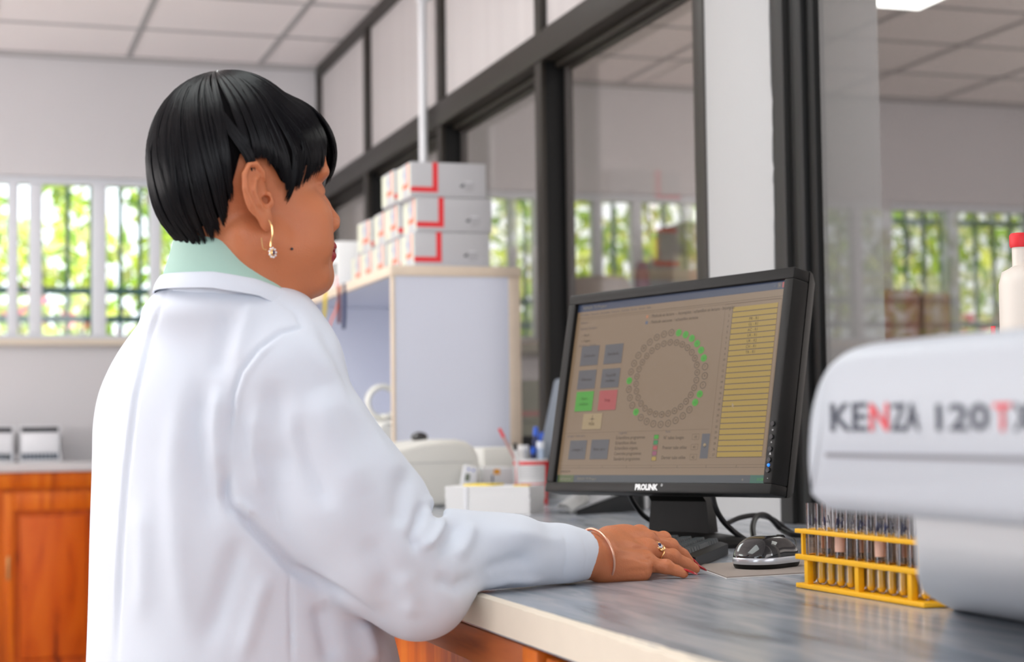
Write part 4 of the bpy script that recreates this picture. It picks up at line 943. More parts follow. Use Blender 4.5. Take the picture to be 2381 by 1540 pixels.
rb(2148, 2215, 680, 900, YF-.55, .35, TANC, 'storage_box', 'tan cardboard box beyond the glass, right of the reddish brown one', 'box', None, z_)
# cartons behind the glass by the shelf unit, standing in for reflected boxes
zz_ = 0
for i in range(9):
    a, c_ = on('y', 5.35, 1195, 900), on('y', 5.35, 1262, 900); h_ = .1375 if i else .16; t = thing('carton', ((a[0]+c_[0])/2, 5.5, zz_), ('lowest', 'second', 'third', 'fourth', 'fifth', 'sixth', 'seventh', 'eighth', 'topmost')[i]+' carton from the floor in the red-striped stack standing in for boxes reflected in the glass', 'box', 'red-striped cartons standing in for a reflection')
    MB().box(a[0], c_[0]+.1, 5.35, 5.65, zz_, zz_+h_, mat('reflected_carton_green', (.16, .17, .12), .7, noise=.2, nscale=12), .003).build('box_body', t, world=True)
    MB().box(a[0]+.01, c_[0], 5.3492, 5.35, zz_+.02, zz_+.035, mat('reflected_stripe_red', (.28, .08, .06), .6)).build('stripe', t, world=True); zz_ += h_+.001
# ------------------------------------------------------------------ signed-distance sculpting
class SDF:
    def __init__(s, lo, hi, h):
        s.lo = np.array(lo, float); s.h = h; s.n = np.ceil((np.array(hi)-s.lo)/h).astype(int)+1
        s.D = np.full(s.n, .06, np.float32); s.ax = [s.lo[i]+np.arange(s.n[i])*h for i in range(3)]
    def sub(s, lo, hi, mg=.03):
        i0 = [max(0, int((lo[i]-mg-s.lo[i])/s.h)) for i in range(3)]; i1 = [min(s.n[i], int((hi[i]+mg-s.lo[i])/s.h)+2) for i in range(3)]
        if any(a >= b for a, b in zip(i0, i1)): return None, None
        sl = tuple(slice(a, b) for a, b in zip(i0, i1)); X, Y, Z = np.meshgrid(*[s.ax[i][sl[i]] for i in range(3)], indexing='ij', sparse=True); return sl, (X, Y, Z)
    def comb(s, sl, d, k, mode):
        A = s.D[sl]
        if mode == 'u':
            if k: h = np.clip(.5+.5*(A-d)/k, 0, 1); s.D[sl] = A*(1-h)+d*h-k*h*(1-h)
            else: s.D[sl] = np.minimum(A, d)
        else:
            h = np.clip(.5-.5*(A+d)/k, 0, 1) if k else (A < -d); s.D[sl] = (A*(1-h)+(-d)*h+k*h*(1-h)) if k else np.maximum(A, -d)
    def ell(s, c, r, k=0, rot=None, mode='u'):
        c = np.asarray(c, float); r = np.asarray(r, float)*np.ones(3); m = r.max() if rot is not None else r
        sl, G = s.sub(c-m, c+m)
        if sl is None: return s
        q = [G[i]-c[i] for i in range(3)]
        if rot is not None: R = np.asarray(rot); q = [q[0]*R[0][j]+q[1]*R[1][j]+q[2]*R[2][j] for j in range(3)]   # columns of rot = local axes
        k0 = np.sqrt((q[0]/r[0])**2+(q[1]/r[1])**2+(q[2]/r[2])**2); k1 = np.sqrt((q[0]/r[0]**2)**2+(q[1]/r[1]**2)**2+(q[2]/r[2]**2)**2)+1e-9
        s.comb(sl, (k0*(k0-1)/k1).astype(np.float32), k, mode); return s
    def cone(s, a, b, ra, rb, k=0, mode='u'):
        a, b = np.asarray(a, float), np.asarray(b, float); R = max(ra, rb); sl, G = s.sub(np.minimum(a, b)-R, np.maximum(a, b)+R)
        if sl is None: return s
        ba = b-a; L2 = ba@ba+1e-12; q = [G[i]-a[i] for i in range(3)]; t = np.clip((q[0]*ba[0]+q[1]*ba[1]+q[2]*ba[2])/L2, 0, 1)
        d = np.sqrt((q[0]-t*ba[0])**2+(q[1]-t*ba[1])**2+(q[2]-t*ba[2])**2)-(ra+(rb-ra)*t); s.comb(sl, d.astype(np.float32), k, mode); return s
    def chain(s, pts, rs, k=0, mode='u'):
        for i in range(len(pts)-1): s.cone(pts[i], pts[i+1], rs[i], rs[i+1], k if i == 0 else .002 if k == 0 else k*.5, mode)
        return s
    def blur(s, n=1):
        for _ in range(n):
            for ax in range(3):
                A = s.D; B = A.copy(); sl = [slice(None)]*3; a, b, c = list(sl), list(sl), list(sl); a[ax] = slice(1, -1); b[ax] = slice(0, -2); c[ax] = slice(2, None)
                B[tuple(a)] = .5*A[tuple(a)]+.25*(A[tuple(b)]+A[tuple(c)]); s.D = B
        return s
    def mesh(s, iso=0):
        g = vdb.FloatGrid(.06); g.copyFromArray(np.ascontiguousarray(s.D)); P, T, Q = g.convertToPolygons(iso, 0.0)
        return P*s.h+s.lo, T, Q
def to_mesh(name, P, T, Q):
    me = bpy.data.meshes.new(name); V = len(P); nt_, nq = len(T), len(Q); Qr, Tr = np.asarray(Q)[:, ::-1] if nq else np.zeros((0, 4), int), np.asarray(T)[:, ::-1] if nt_ else np.zeros((0, 3), int)
    idx = np.concatenate([Qr.ravel(), Tr.ravel()]).astype(np.int32); ls = np.concatenate([np.arange(nq)*4, nq*4+np.arange(nt_)*3]).astype(np.int32)
    me.vertices.add(V); me.vertices.foreach_set('co', P.astype(np.float32).ravel()); me.loops.add(len(idx)); me.loops.foreach_set('vertex_index', idx)
    me.polygons.add(nq+nt_); me.polygons.foreach_set('loop_start', ls); me.update(calc_edges=True); me.validate(); smooth(me); return me
def arrays(me):
    n = len(me.vertices); P = np.empty(n*3, np.float32); me.vertices.foreach_get('co', P); N = np.empty(n*3, np.float32); me.vertices.foreach_get('normal', N)
    return P.reshape(-1, 3).astype(float), N.reshape(-1, 3).astype(float)
def vol_sign(me):
    bm = bmesh.new(); bm.from_mesh(me); v = bm.calc_volume(signed=True); bm.free(); return v
def fixdir(me):
    if vol_sign(me) < 0: me.flip_normals(); me.update()
    return me
def segd(p, a, b):
    d = b-a; t = np.clip(((p-a)@d)/(d@d+1e-9), 0, 1); return np.linalg.norm(p-a-t[:, None]*d, axis=1), t
def folds(me, F):
    # cloth and skin relief: each fold is a line on the surface, given where it lies in the measured view
    P, N = arrays(me); px = proj(P); V = P-CP; V /= np.linalg.norm(V, axis=1)[:, None]; face = np.clip(-(N*V).sum(1)*2.2, 0, 1); dep = (P-CP)@Fv
    disp = np.zeros(len(P))
    for f in F:
        pts, w, amp = [np.array(q, float) for q in f[0]], f[1], f[2]; zmax = f[3] if len(f) > 3 else 9; L = np.cumsum([0]+[np.linalg.norm(b-a) for a, b in zip(pts, pts[1:])]); best = np.full(len(P), 1e9); u = np.zeros(len(P))
        for i, (a, b) in enumerate(zip(pts, pts[1:])):
            d, t = segd(px, a, b); m = d < best; best[m] = d[m]; u[m] = ((L[i]+t*(L[i+1]-L[i]))/L[-1])[m]
        tap = np.clip(np.minimum(u, 1-u)*5, 0, 1)*.85+.15; amp = amp*(1.45 if w >= 16 else 1); disp += np.exp(-(best/w)**2)*amp*tap*face*(dep < zmax)
    P2 = P+N*disp[:, None]; me.vertices.foreach_set('co', P2.astype(np.float32).ravel()); me.update()

# ------------------------------------------------------------------ person
hz = np.array([math.sin(yaw), math.cos(yaw), 0]); hr = np.array([math.cos(yaw), -math.sin(yaw), 0]); UP = np.array([0, 0, 1.])
def basis(th, tilt=0, lean=0):
    th = math.radians(th); f = hr*math.cos(th)+hz*math.sin(th); r = hr*math.sin(th)-hz*math.cos(th); u = UP
    tl = math.radians(tilt); f2 = f*math.cos(tl)-u*math.sin(tl); u2 = u*math.cos(tl)+f*math.sin(tl)
    ln = math.radians(lean); return r*math.cos(ln)-u2*math.sin(ln), f2, u2*math.cos(ln)+r*math.sin(ln)
TH = 28
# head frame: x right, y forward, z up, origin between the ear canals
HRr, HFf, HUu = basis(TH, -6); HO = at(558, 472, 1.995)
HM = np.stack([HRr, HFf, HUu], 1)                       # columns
def H2W(p): return HO+HM@np.asarray(p, float)
def W2H(p): return (np.asarray(p)-HO)@HM
pelvis = at(560, 1600, 2.10)
per_base = Vector((pelvis[0], pelvis[1], 0))

h = SDF((-.115, -.125, -.215), (.115, .145, .15), .0013)
h.ell((0, -.012, .044), (.0735, .082, .080)).ell((0, -.042, .025), (.060, .045, .055), .02).ell((0, .035, .045), (.064, .056, .055), .02)
h.ell((0, .040, -.010), (.062, .056, .070), .02)                     # face
h.ell((0, .046, -.064), (.050, .046, .040), .022)                    # jaw
h.cone((.050, .010, -.050), (.028, .070, -.090), .020, .018, .02); h.cone((-.050, .010, -.050), (-.028, .070, -.090), .020, .018, .02)
for sx in (1, -1):
    h.ell((sx*.041, .066, -.028), (.026, .028, .030), .014)          # cheeks
    h.ell((sx*.040, .062, -.056), (.024, .030, .026), .014)          # lower cheek
    h.ell((sx*.030, .086, .026), (.026, .012, .010), .010)           # brow
    h.ell((sx*.031, .100, .004), (.015, .012, .010), .008, mode='s') # socket
    h.ell((sx*.031, .079, .005), (.0145, .014, .0115), .004)         # lidded eye
    h.cone((sx*.020, .0905, .0015), (sx*.043, .085, .0015), .0022, .0018, .003)
h.ell((0, .085, .050), (.040, .020, .030), .02)
h.chain([(0, .090, .018), (0, .101, -.008), (0, .1095, -.026)], [.008, .0085, .0105], .010)      # nose
h.ell((0, .1085, -.029), (.0115, .0105, .0095), .006)
for sx in (1, -1): h.ell((sx*.0135, .104, -.033), (.0085, .011, .0075), .005).ell((sx*.007, .109, -.0405), (.0035, .006, .003), .003, mode='s')
h.ell((0, .088, -.056), (.030, .020, .024), .012)
h.ell((0, .102, -.0590), (.022, .0085, .0055), .004).ell((0, .101, -.0695), (.0185, .0090, .0065), .004)
h.cone((-.021, .1025, -.0640), (.021, .1025, -.0640), .0016, .0016, .0025, 's')
h.ell((0, .084, -.090), (.022, .019, .018), .014)                    # chin
h.ell((0, .058, -.098), (.032, .036, .018), .022)                    # soft underside
h.cone((0, -.012, -.045), (0, -.020, -.20), .050, .050, .03)        # neck
h.cone((0, .010, -.05), (0, .012, -.20), .040, .044, .03)
h.cone((.052, -.02, -.04), (.022, .02, -.20), .010, .011, .02); h.cone((-.052, -.02, -.04), (-.022, .02, -.20), .010, .011, .02)
# ears
for sx in (1, -1):
    fl = math.radians(28); ey = np.array([sx*math.sin(fl), -math.cos(fl), 0]); ez = np.array([0, -.10, .995]); ez /= np.linalg.norm(ez); en = np.cross(ey, ez)*sx; en /= np.linalg.norm(en); en = en if en[0]*sx > 0 else -en
    eo = np.array([sx*.071, .004, -.002]); E = lambda a, b, c=0: eo+ey*a+ez*b+en*c     # a: backwards, b: up, c: outwards
    Rm = np.stack([ey, ez, en], 1)
    h.ell(E(.015, .008, .001), (.0195, .0315, .0048), .004, Rm).ell(E(.010, .026, .0015), (.010, .009, .004), .004, Rm)
    h.ell(E(.008, -.024, .002), (.0105, .016, .0048), .006, Rm)        # lobe
    h.chain([E(.002, .014, .006), E(.004, .026, .008), E(.012, .0355, .0075), E(.022, .034, .006), E(.030, .024, .004), E(.0325, .008, .003), E(.028, -.008, .003), E(.019, -.023, .003), E(.011, -.033, .003)], [.0028, .0032, .0034, .0034, .0034, .0034, .003, .0028, .0036], .002)
    h.ell(E(.010, .002, .009), (.0125, .0165, .0075), .004, Rm, 's')   # concha
    h.ell(E(.021, .020, .0085), (.0065, .012, .004), .003, Rm, 's')    # scapha
    h.chain([E(.008, .024, .0045), E(.017, .017, .006), E(.0225, .006, .006), E(.019, -.008, .0055), E(.012, -.016, .005)], [.0022, .0026, .003, .003, .0028], .0025)
    h.cone(E(-.001, .001, .005), E(-.001, -.008, .005), .0042, .0048, .004)  # tragus
    h.cone(E(.003, -.004, .004), E(-.002, -.004, -.012), .0045, .003, .0015, 's')
h.blur(1); Pm, T_, Q_ = h.mesh(); Pw = Pm@HM.T+HO; head_me = fixdir(to_mesh('head', Pw, T_, Q_))

# body under the clothes (torso, arms, legs), coarse
TR, TF, TU = basis(TH)
def tc(px, py, Z): return at(px, py, Z)
neckC = H2W((0, -.040, -.17))
cz = {1.40: None}
torso_rows = [  # y, left px, right px, Z depth of the axis, front-back / shoulder axis
    (655, 405, 640, 2.02, 1.0), (680, 388, 672, 2.03, .96), (705, 366, 698, 2.05, .92), (740, 334, 732, 2.06, .88), (790, 292, 768, 2.07, .84), (860, 248, 798, 2.08, .82), (950, 218, 830, 2.09, .82), (1070, 218, 842, 2.09, .83), (1230, 213, 858, 2.09, .84), (1400, 211, 885, 2.10, .86), (1540, 208, 925, 2.10, .88), (1740, 200, 945, 2.11, .9), (2200, 190, 965, 2.11, .92)]
rows_ = []
sT, cT = math.sin(math.radians(TH)), math.cos(math.radians(TH))
for y_, l, r, Z, q in torso_rows:
    c_ = at((l+r)/2, y_, Z); z = c_[2]; ext = (r-l)/2*Z/4022; a = ext/math.sqrt((q*cT)**2+sT**2); rows_.append((z, c_[0], c_[1], a, a*q))
rows_ = np.array(rows_[::-1])
def interp(z, j): return np.interp(z, rows_[:, 0], rows_[:, j])
def smooth_rows():
    zz = np.linspace(rows_[0, 0], rows_[-1, 0], 200); out = [zz]
    for j in range(1, 5):
        v = np.interp(zz, rows_[:, 0], rows_[:, j]); pad = np.pad(v, 8, 'reflect', reflect_type='odd'); out.append(np.convolve(pad, np.ones(17)/17, 'valid'))
    return np.array(out)
SR = smooth_rows()
def torso(s, grow=0.0, k=.02, zmin=.52, zmax=1.266):
    X, Y, Z = np.meshgrid(*s.ax, indexing='ij', sparse=True); z = np.clip(Z, SR[0][0], SR[0][-1]); C1, C2, A, B = (np.interp(z, SR[0], SR[j]) for j in (1, 2, 3, 4))
    dx, dy = X-C1, Y-C2; u = dx*TR[0]+dy*TR[1]; v = dx*TF[0]+dy*TF[1]; A = A+grow; B = B+grow; p = 2.25
    rr = ((np.abs(u)/A)**p+(np.abs(v)/B)**p)**(1/p); d = (rr-1)*np.minimum(A, B)*.93; d = np.maximum(d, np.maximum(Z-zmax, zmin-Z)); 
    s.comb((slice(None),)*3, d.astype(np.float32), k, 'u')
shR = at(668, 868, 1.955); shL = at(385, 880, 2.22)
elR = at(985, 1322, 1.985); wrR = at(1390, 1294, 2.14)
elL = at(640, 1300, 2.30); wrL = at(900, 1290, 2.30); wrL[2] = CT+.045
b_ = SDF((-.25, 1.55, .0), (.95, 2.75, 1.36), .006)
torso(b_, -.04, .0, .80, 1.25)
b_.cone(H2W((0, -.015, -.15)), np.array([interp(1.18, 1), interp(1.18, 2), 1.18]), .040, .035, .03)
for sh, el, wr in ((shR, elR, wrR), (shL, elL, wrL)): b_.chain([sh-UP*.01, el, wr], [.038, .032, .024], .02)
hipc = np.array([interp(.82, 1), interp(.82, 2), .84])
for sg in (1, -1):
    hp = hipc+TR*.085*sg; kn = np.array([*(hp+TF*.01)[:2], .47]); an_ = np.array([*(hp-TF*.02)[:2], .09]); b_.chain([hp, kn, an_], [.085, .056, .038], .03)
b_.blur(1); bP, bT, bQ = b_.mesh(); body_me = fixdir(to_mesh('body_under', bP, bT, bQ))

# right hand
HD = SDF((.60, 1.80, .915), (.96, 2.25, 1.02), .0012)
def hp_(x, y, Z): return at(x, y, Z*.9165)
wr = hp_(1385, 1292, 2.335)
fa = wr+(elR-wr)*.22
HD.chain([fa, wr], [.030, .0265], .0)
side = np.cross((wr-fa)/np.linalg.norm(wr-fa), UP); side /= np.linalg.norm(side)
HD.cone(wr+side*.010, fa+side*.010, .0235, .026, .01).cone(wr-side*.010, fa-side*.010, .0235, .026, .01)
mcp = dict(i=hp_(1487, 1247, 2.455), m=hp_(1503, 1258, 2.425), r=hp_(1509, 1281, 2.395), l=hp_(1502, 1311, 2.365))
cmc = dict(i=hp_(1418, 1262, 2.40), m=hp_(1414, 1272, 2.375), r=hp_(1410, 1290, 2.35), l=hp_(1406, 1308, 2.335))
for q in 'imrl':
    HD.cone(wr+(cmc[q]-wr)*.3, cmc[q], .022, .0185, .012); HD.cone(cmc[q], mcp[q], .0185, .0122, .012)
HD.ell(hp_(1452, 1247, 2.42), (.022, .020, .0135), .012)
HD.cone(hp_(1405, 1322, 2.325), hp_(1490, 1328, 2.345), .017, .014, .012)          # edge of the palm on the counter
HD.cone(hp_(1425, 1300, 2.36), hp_(1480, 1310, 2.38), .017, .015, .012)
pip = dict(i=hp_(1543, 1256, 2.485), m=hp_(1560, 1273, 2.45), r=hp_(1564, 1297, 2.41), l=hp_(1549, 1320, 2.362))
dip = dict(i=hp_(1563, 1269, 2.50), m=hp_(1588, 1291, 2.462), r=hp_(1597, 1312, 2.42), l=hp_(1573, 1327, 2.362))
tip = dict(i=hp_(1576, 1281, 2.505), m=hp_(1602, 1306, 2.465), r=hp_(1616, 1323, 2.425), l=hp_(1590, 1334, 2.36))
for q, rr in (('i', (.0112, .0092, .0080, .0068)), ('m', (.0112, .0094, .0081, .0068)), ('r', (.0110, .0090, .0078, .0066)), ('l', (.0104, .0082, .0070, .0060))):
    F = SDF(HD.lo, HD.lo+(HD.n-1)*HD.h, HD.h) if False else None
    HD.cone(mcp[q], pip[q], rr[0], rr[1], .0035).cone(pip[q], dip[q], rr[1], rr[2], .002).cone(dip[q], tip[q], rr[2], rr[3], .002)
    HD.ell(pip[q]+UP*.002, (rr[1]*1.08,)*3, .004); HD.ell(mcp[q]+UP*.003, (.0115, .0115, .011), .008)
# thumb on the far side
th = [hp_(1425, 1285, 2.40), hp_(1475, 1290, 2.47), hp_(1515, 1300, 2.50), hp_(1540, 1308, 2.505)]
HD.chain(th, [.017, .012, .0105, .008], .010)
HD.blur(1); hP, hT, hQ = HD.mesh(); hand_me = fixdir(to_mesh('hand', hP, hT, hQ))
folds(hand_me, [([(1435, 1255), (1470, 1262), (1500, 1270)], 7, .0012), ([(1430, 1280), (1465, 1284), (1495, 1288)], 6, .0011), ([(1440, 1300), (1470, 1302), (1495, 1308)], 6, .0009),
    ([(1470, 1245), (1487, 1262), (1512, 1268)], 6, -.0018), ([(1470, 1275), (1492, 1276), (1512, 1281)], 5, -.0016), ([(1480, 1300), (1500, 1300), (1515, 1302)], 5, -.0014),
    ([(1530, 1272), (1560, 1285)], 4, -.001), ([(1530, 1300), (1560, 1308)], 4, -.0012), ([(1450, 1330), (1500, 1325), (1540, 1328)], 6, -.0009), ([(1403, 1262), (1409, 1290), (1407, 1320)], 3, -.0005), ([(1552, 1291), (1566, 1304)], 2.2, -.0005), ([(1556, 1290), (1570, 1302)], 2.2, -.0004), ([(1545, 1313), (1554, 1326)], 2, -.0005), ([(1495, 1325), (1505, 1340)], 3, -.0006), ([(1515, 1318), (1528, 1335)], 3, -.0006)])
# left hand (rests on the counter behind the right sleeve)
LH = SDF(wrL-.13, wrL+.13, .0018); lf = (wrL-elL); lf[2] = 0; lf /= np.linalg.norm(lf); ls_ = np.cross(UP, lf)
LH.chain([wrL-lf*.05, wrL], [.026, .023]); base = wrL.copy(); base[2] = CT+.032
for q, (off, ln) in enumerate(((.027, .070), (.009, .078), (-.009, .074), (-.027, .060))):
    m_ = base+lf*.075+ls_*off; m_[2] = CT+.030; p_ = m_+lf*ln*.5+UP*.002; t_ = m_+lf*ln*.95; t_[2] = CT+.008
    LH.cone(wrL+ls_*off*.5, m_, .020, .012, .012).cone(m_, p_, .010, .0085, .003).cone(p_, t_, .0085, .0065, .002)
LH.chain([wrL-ls_*.02+lf*.02, base-ls_*.055+lf*.06-UP*.01, base-ls_*.062+lf*.09-UP*.018], [.016, .011, .008], .01)
LH.blur(1); lP, lT, lQ = LH.mesh(); lhand_me = fixdir(to_mesh('lhand', lP, lT, lQ))
# one body mesh
bb = bmesh.new()
for me in (head_me, body_me, hand_me, lhand_me): bb.from_mesh(me)
for f in bb.faces: f.smooth = True
# lips get their own colour
inv = HM.T
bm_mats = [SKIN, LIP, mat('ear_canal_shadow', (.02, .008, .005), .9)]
for f in bb.faces:
    c_ = f.calc_center_median(); q = HM.T@(np.array(c_)-HO)
    if abs(q[0]) < .024 and 0.095 < q[1] < .13 and -.0765 < q[2] < -.0545 and (q[1] > .104-abs(q[0])*.25 or q[1] > .0985 and abs(q[0]) > .012): f.material_index = 1
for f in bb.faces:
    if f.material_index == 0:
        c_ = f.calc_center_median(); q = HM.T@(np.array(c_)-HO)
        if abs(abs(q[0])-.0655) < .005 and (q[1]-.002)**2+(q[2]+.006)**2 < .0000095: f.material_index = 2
me = bpy.data.meshes.new('person'); bb.to_mesh(me); bb.free()
for m in bm_mats: me.materials.append(m)
me.transform(Matrix.Translation(-per_base))
person = link('person', me); person.location = per_base
tag(person, 'person with short black hair in a white lab coat, right hand resting by the keyboard', 'person')
def pmesh(name, me_, m, parent=person):
    me_.materials.append(m); me_.transform(Matrix.Translation(-per_base)) ; o = link(name, me_, parent); return o

# lab coat
K = SDF((-.22, 1.60, .50), (.86, 2.62, 1.315), .0033)
torso(K, .0, .0, .505, rows_[-1][0]-.002)
K.cone(at(580, 790, 2.0), shR, .045, .054, .05); K.cone(at(490, 815, 2.12), shL, .045, .052, .05)
K.ell(at(528, 728, 2.01), (.094, .094, .037), .03)
K.cone(at(560, 755, 2.02), at(650, 820, 1.97), .035, .05, .05)
rs = [shR, at(712, 990, 1.955), at(786, 1138, 1.96), at(892, 1275, 1.97), at(970, 1345, 1.98)]
K.chain(rs, [.055, .064, .071, .072, .062], .018)
K.cone(at(615, 1010, 1.975), at(850, 1310, 1.96), .036, .050, .03)
K.cone(at(800, 1200, 1.95), at(975, 1395, 1.97), .055, .036, .03)
K.cone(at(792, 1000, 1.98), at(915, 1150, 1.99), .030, .034, .03)
K.ell(at(972, 1402, 1.975), (.045, .045, .03), .03)
fore = [at(985, 1330, 1.985), at(1085, 1285, 2.02), at(1200, 1288, 2.06), at(1300, 1290, 2.10), at(1376, 1291, 2.135)]
K.chain(fore, [.062, .046, .042, .0365, .0315], .016)
K.ell(at(1045, 1243, 2.0), (.028, .028, .028), .02)
K.ell(at(1150, 1245, 2.04), (.05, .05, .022), .02)
K.chain([shL, at(560, 1150, 2.28), elL, wrL-(wrL-elL)*.05], [.052, .06, .055, .034], .02)
# pocket of the elbow crease
K.cone(at(1012, 1180, 1.93), at(1000, 1238, 1.89), .011, .013, .012, 's'); K.cone(at(1016, 1175, 1.93), at(1015, 1215, 2.05), .0075, .008, .008, 's')
# open cuffs and neck
dcu = (wrR-fore[-2]); dcu /= np.linalg.norm(dcu); K.cone(fore[-1]-dcu*.01, fore[-1]+dcu*.06, .0275, .029, .003, 's')
K.blur(2); cP, cT_, cQ = K.mesh(); coat_me = fixdir(to_mesh('lab_coat', cP, cT_, cQ))
# keep cloth above the counter and behind its edge
P, N = arrays(coat_me); m = P[:, 0] > XF-.002; low = m & (P[:, 2] < CT+.003); 
edge = low & (P[:, 0] < XF+.02) & (P[:, 2] < CT-.02); P[low & ~edge, 2] = CT+.003; P[edge, 0] = XF-.003
coat_me.vertices.foreach_set('co', P.astype(np.float32).ravel()); coat_me.update()
FL = [
 # seams
 ([(392, 662), (350, 780), (315, 930), (295, 1100), (280, 1300), (272, 1545)], 6, -.0034),
 ([(384, 662), (342, 780), (307, 930), (287, 1100), (272, 1300), (258, 1545)], 7, .0020),
 ([(648, 700), (690, 728), (702, 762), (655, 772), (600, 812), (560, 865), (542, 920), (535, 1000), (530, 1080)], 6, -.0042),
 ([(655, 780), (608, 820), (570, 870), (553, 925), (546, 1000)], 9, .0025),
 ([(675, 1330), (677, 1430), (679, 1545)], 5, -.0040),
 # sleeve over the back: deep line below the arm
 ([(530, 1080), (528, 1150), (545, 1180), (600, 1240), (680, 1322), (780, 1382), (880, 1440)], 13, -.012, 2.2),
 ([(535, 1165), (560, 1178), (590, 1200)], 12, .006), ([(526, 1100), (520, 1160), (540, 1200)], 9, -.006),
 # back drapery
 ([(470, 880), (455, 1000), (468, 1120), (500, 1230)], 26, -.006), ([(420, 900), (405, 1100), (415, 1300), (440, 1500)], 30, .004),
 ([(510, 900), (500, 1000), (506, 1100)], 20, .006), ([(560, 1250), (520, 1380), (480, 1500)], 26, -.005), ([(620, 1330), (590, 1430), (560, 1540)], 22, .004),
 ([(740, 1400), (760, 1480), (775, 1545)], 24, -.006), ([(840, 1440), (860, 1500), (870, 1545)], 18, .005), ([(530, 720), (520, 800), (500, 880)], 24, -.004), ([(585, 690), (570, 760), (545, 850)], 18, .003),
 ([(330, 1160), (335, 1300), (330, 1450)], 22, .003),
 # sleeve folds
 ([(700, 770), (760, 860), (830, 960), (905, 1070), (975, 1160)], 26, .004), ([(640, 880), (640, 1000), (660, 1120)], 30, -.006), ([(740, 900), (790, 1040), (850, 1150)], 34, .005),
 ([(690, 960), (720, 1080), (770, 1190)], 26, -.005), ([(600, 940), (590, 1060), (610, 1150)], 20, .005),
 ([(985, 1165), (975, 1210), (960, 1250), (975, 1290)], 14, -.008), ([(1000, 1150), (1008, 1170), (1000, 1200)], 10, .007), ([(940, 1090), (930, 1160), (925, 1230)], 22, -.004),
 ([(1030, 1200), (1018, 1235), (1000, 1262), (975, 1275)], 11, .008), ([(1065, 1215), (1050, 1255), (1020, 1290)], 13, -.005), ([(1100, 1215), (1085, 1260), (1060, 1300)], 16, .004),
 ([(1010, 1340), (1060, 1365), (1110, 1340)], 16, -.005), ([(1120, 1330), (1180, 1310), (1240, 1300)], 18, -.004), ([(1110, 1372), (1180, 1350), (1260, 1350)], 9, .004),
 ([(930, 1330), (960, 1390), (950, 1440)], 24, .004), ([(850, 1250), (900, 1330), (900, 1400)], 28, -.004), ([(1180, 1230), (1250, 1250), (1330, 1262)], 14, .002),
 ([(1310, 1232), (1318, 1290), (1306, 1352)], 3.5, -.0012), ([(1352, 1238), (1366, 1290), (1355, 1346)], 3, -.0008), ([(740, 745), (790, 850), (825, 950)], 16, -.003),
 ([(400, 668), (470, 672), (560, 676), (640, 700)], 10, .0025)]
folds(coat_me, FL)
coat = pmesh('lab_coat', coat_me, COATM)
# button row on the front
bt = MB()
for z in (1.15, 1.03, .91, .79, .67):
    c_ = np.array([interp(z, 1), interp(z, 2), z])+TF*(interp(z, 4)+.001); bt.cyl(c_-TF*.003, c_+TF*.004, .009, .009, WHITEP, 16)
bt.build('button_row', coat, world=False).data.transform(Matrix.Translation(-per_base))

# collars: rings around the neck; phi 0 = nape, 90 = right side, 180 = throat
NC_ = at(528, 620, 2.0); 
def ring_pt(phi, rad_s, rad_f, z, cxy=None):
    a = math.radians(phi); c = cxy if cxy is not None else NC_; return np.array([*(c[:2]+TR[:2]*rad_s*math.sin(a)-TF[:2]*rad_f*math.cos(a)), z])
def collar(name, prof, m, th, parent):
    # prof: list of (phi, [(rs, rf, z) ...]) rows from inner edge to outer edge
    rows = []; ph = [p[0] for p in prof]; K_ = len(prof[0][1]); n = 72
    for i in range(n+1):
        phi = ph[-1]*(2*i/n-1); ap = abs(phi); vals = []
        for k in range(K_): vals.append([np.interp(ap, ph, [p[1][k][j] for p in prof]) for j in range(3)])
        rows.append([ring_pt(phi, *v) for v in vals])
    b = bmesh.new(); R_ = []
    for r in rows:
        sp = spline(r, 4); R_.append([b.verts.new(p) for p in sp])
    for A_, B_ in zip(R_, R_[1:]):
        for j in range(len(A_)-1): b.faces.new((A_[j], B_[j], B_[j+1], A_[j+1]))
    bmesh.ops.recalc_face_normals(b, faces=b.faces); bmesh.ops.solidify(b, geom=b.faces[:], thickness=th)
    o = MB().add(b, m).build(name, parent, 60); o.data.transform(Matrix.Translation(-per_base)); return o
bl = collar('shirt_collar', [(0, [(.052, .050, 1.318), (.056, .056, 1.333), (.061, .060, 1.333), (.068, .066, 1.312), (.076, .073, 1.290)]),
    (60, [(.052, .052, 1.316), (.056, .057, 1.331), (.062, .062, 1.330), (.071, .068, 1.309), (.079, .076, 1.286)]),
    (95, [(.052, .052, 1.300), (.057, .057, 1.315), (.064, .064, 1.313), (.072, .072, 1.297), (.080, .080, 1.280)]),
    (130, [(.052, .060, 1.270), (.057, .066, 1.284), (.064, .073, 1.282), (.072, .082, 1.272), (.080, .090, 1.264)]),
    (168, [(.052, .070, 1.232), (.056, .076, 1.242), (.060, .081, 1.240), (.066, .088, 1.228), (.070, .094, 1.218)])], MINT, .0014, person)
cc = collar('coat_collar', [(0, [(.070, .068, 1.268), (.076, .0735, 1.289), (.080, .077, 1.288), (.083, .081, 1.280), (.084, .083, 1.273)]),
    (60, [(.072, .072, 1.266), (.079, .077, 1.287), (.083, .081, 1.286), (.087, .086, 1.278), (.089, .088, 1.270)]),
    (95, [(.074, .075, 1.258), (.080, .081, 1.279), (.085, .086, 1.278), (.090, .092, 1.270), (.092, .095, 1.261)]),
    (130, [(.074, .084, 1.245), (.080, .091, 1.263), (.085, .096, 1.262), (.090, .103, 1.246), (.094, .108, 1.232)]),
    (168, [(.066, .090, 1.200), (.070, .096, 1.214), (.074, .100, 1.212), (.078, .106, 1.198), (.082, .110, 1.184)])], COATM, .002, coat)

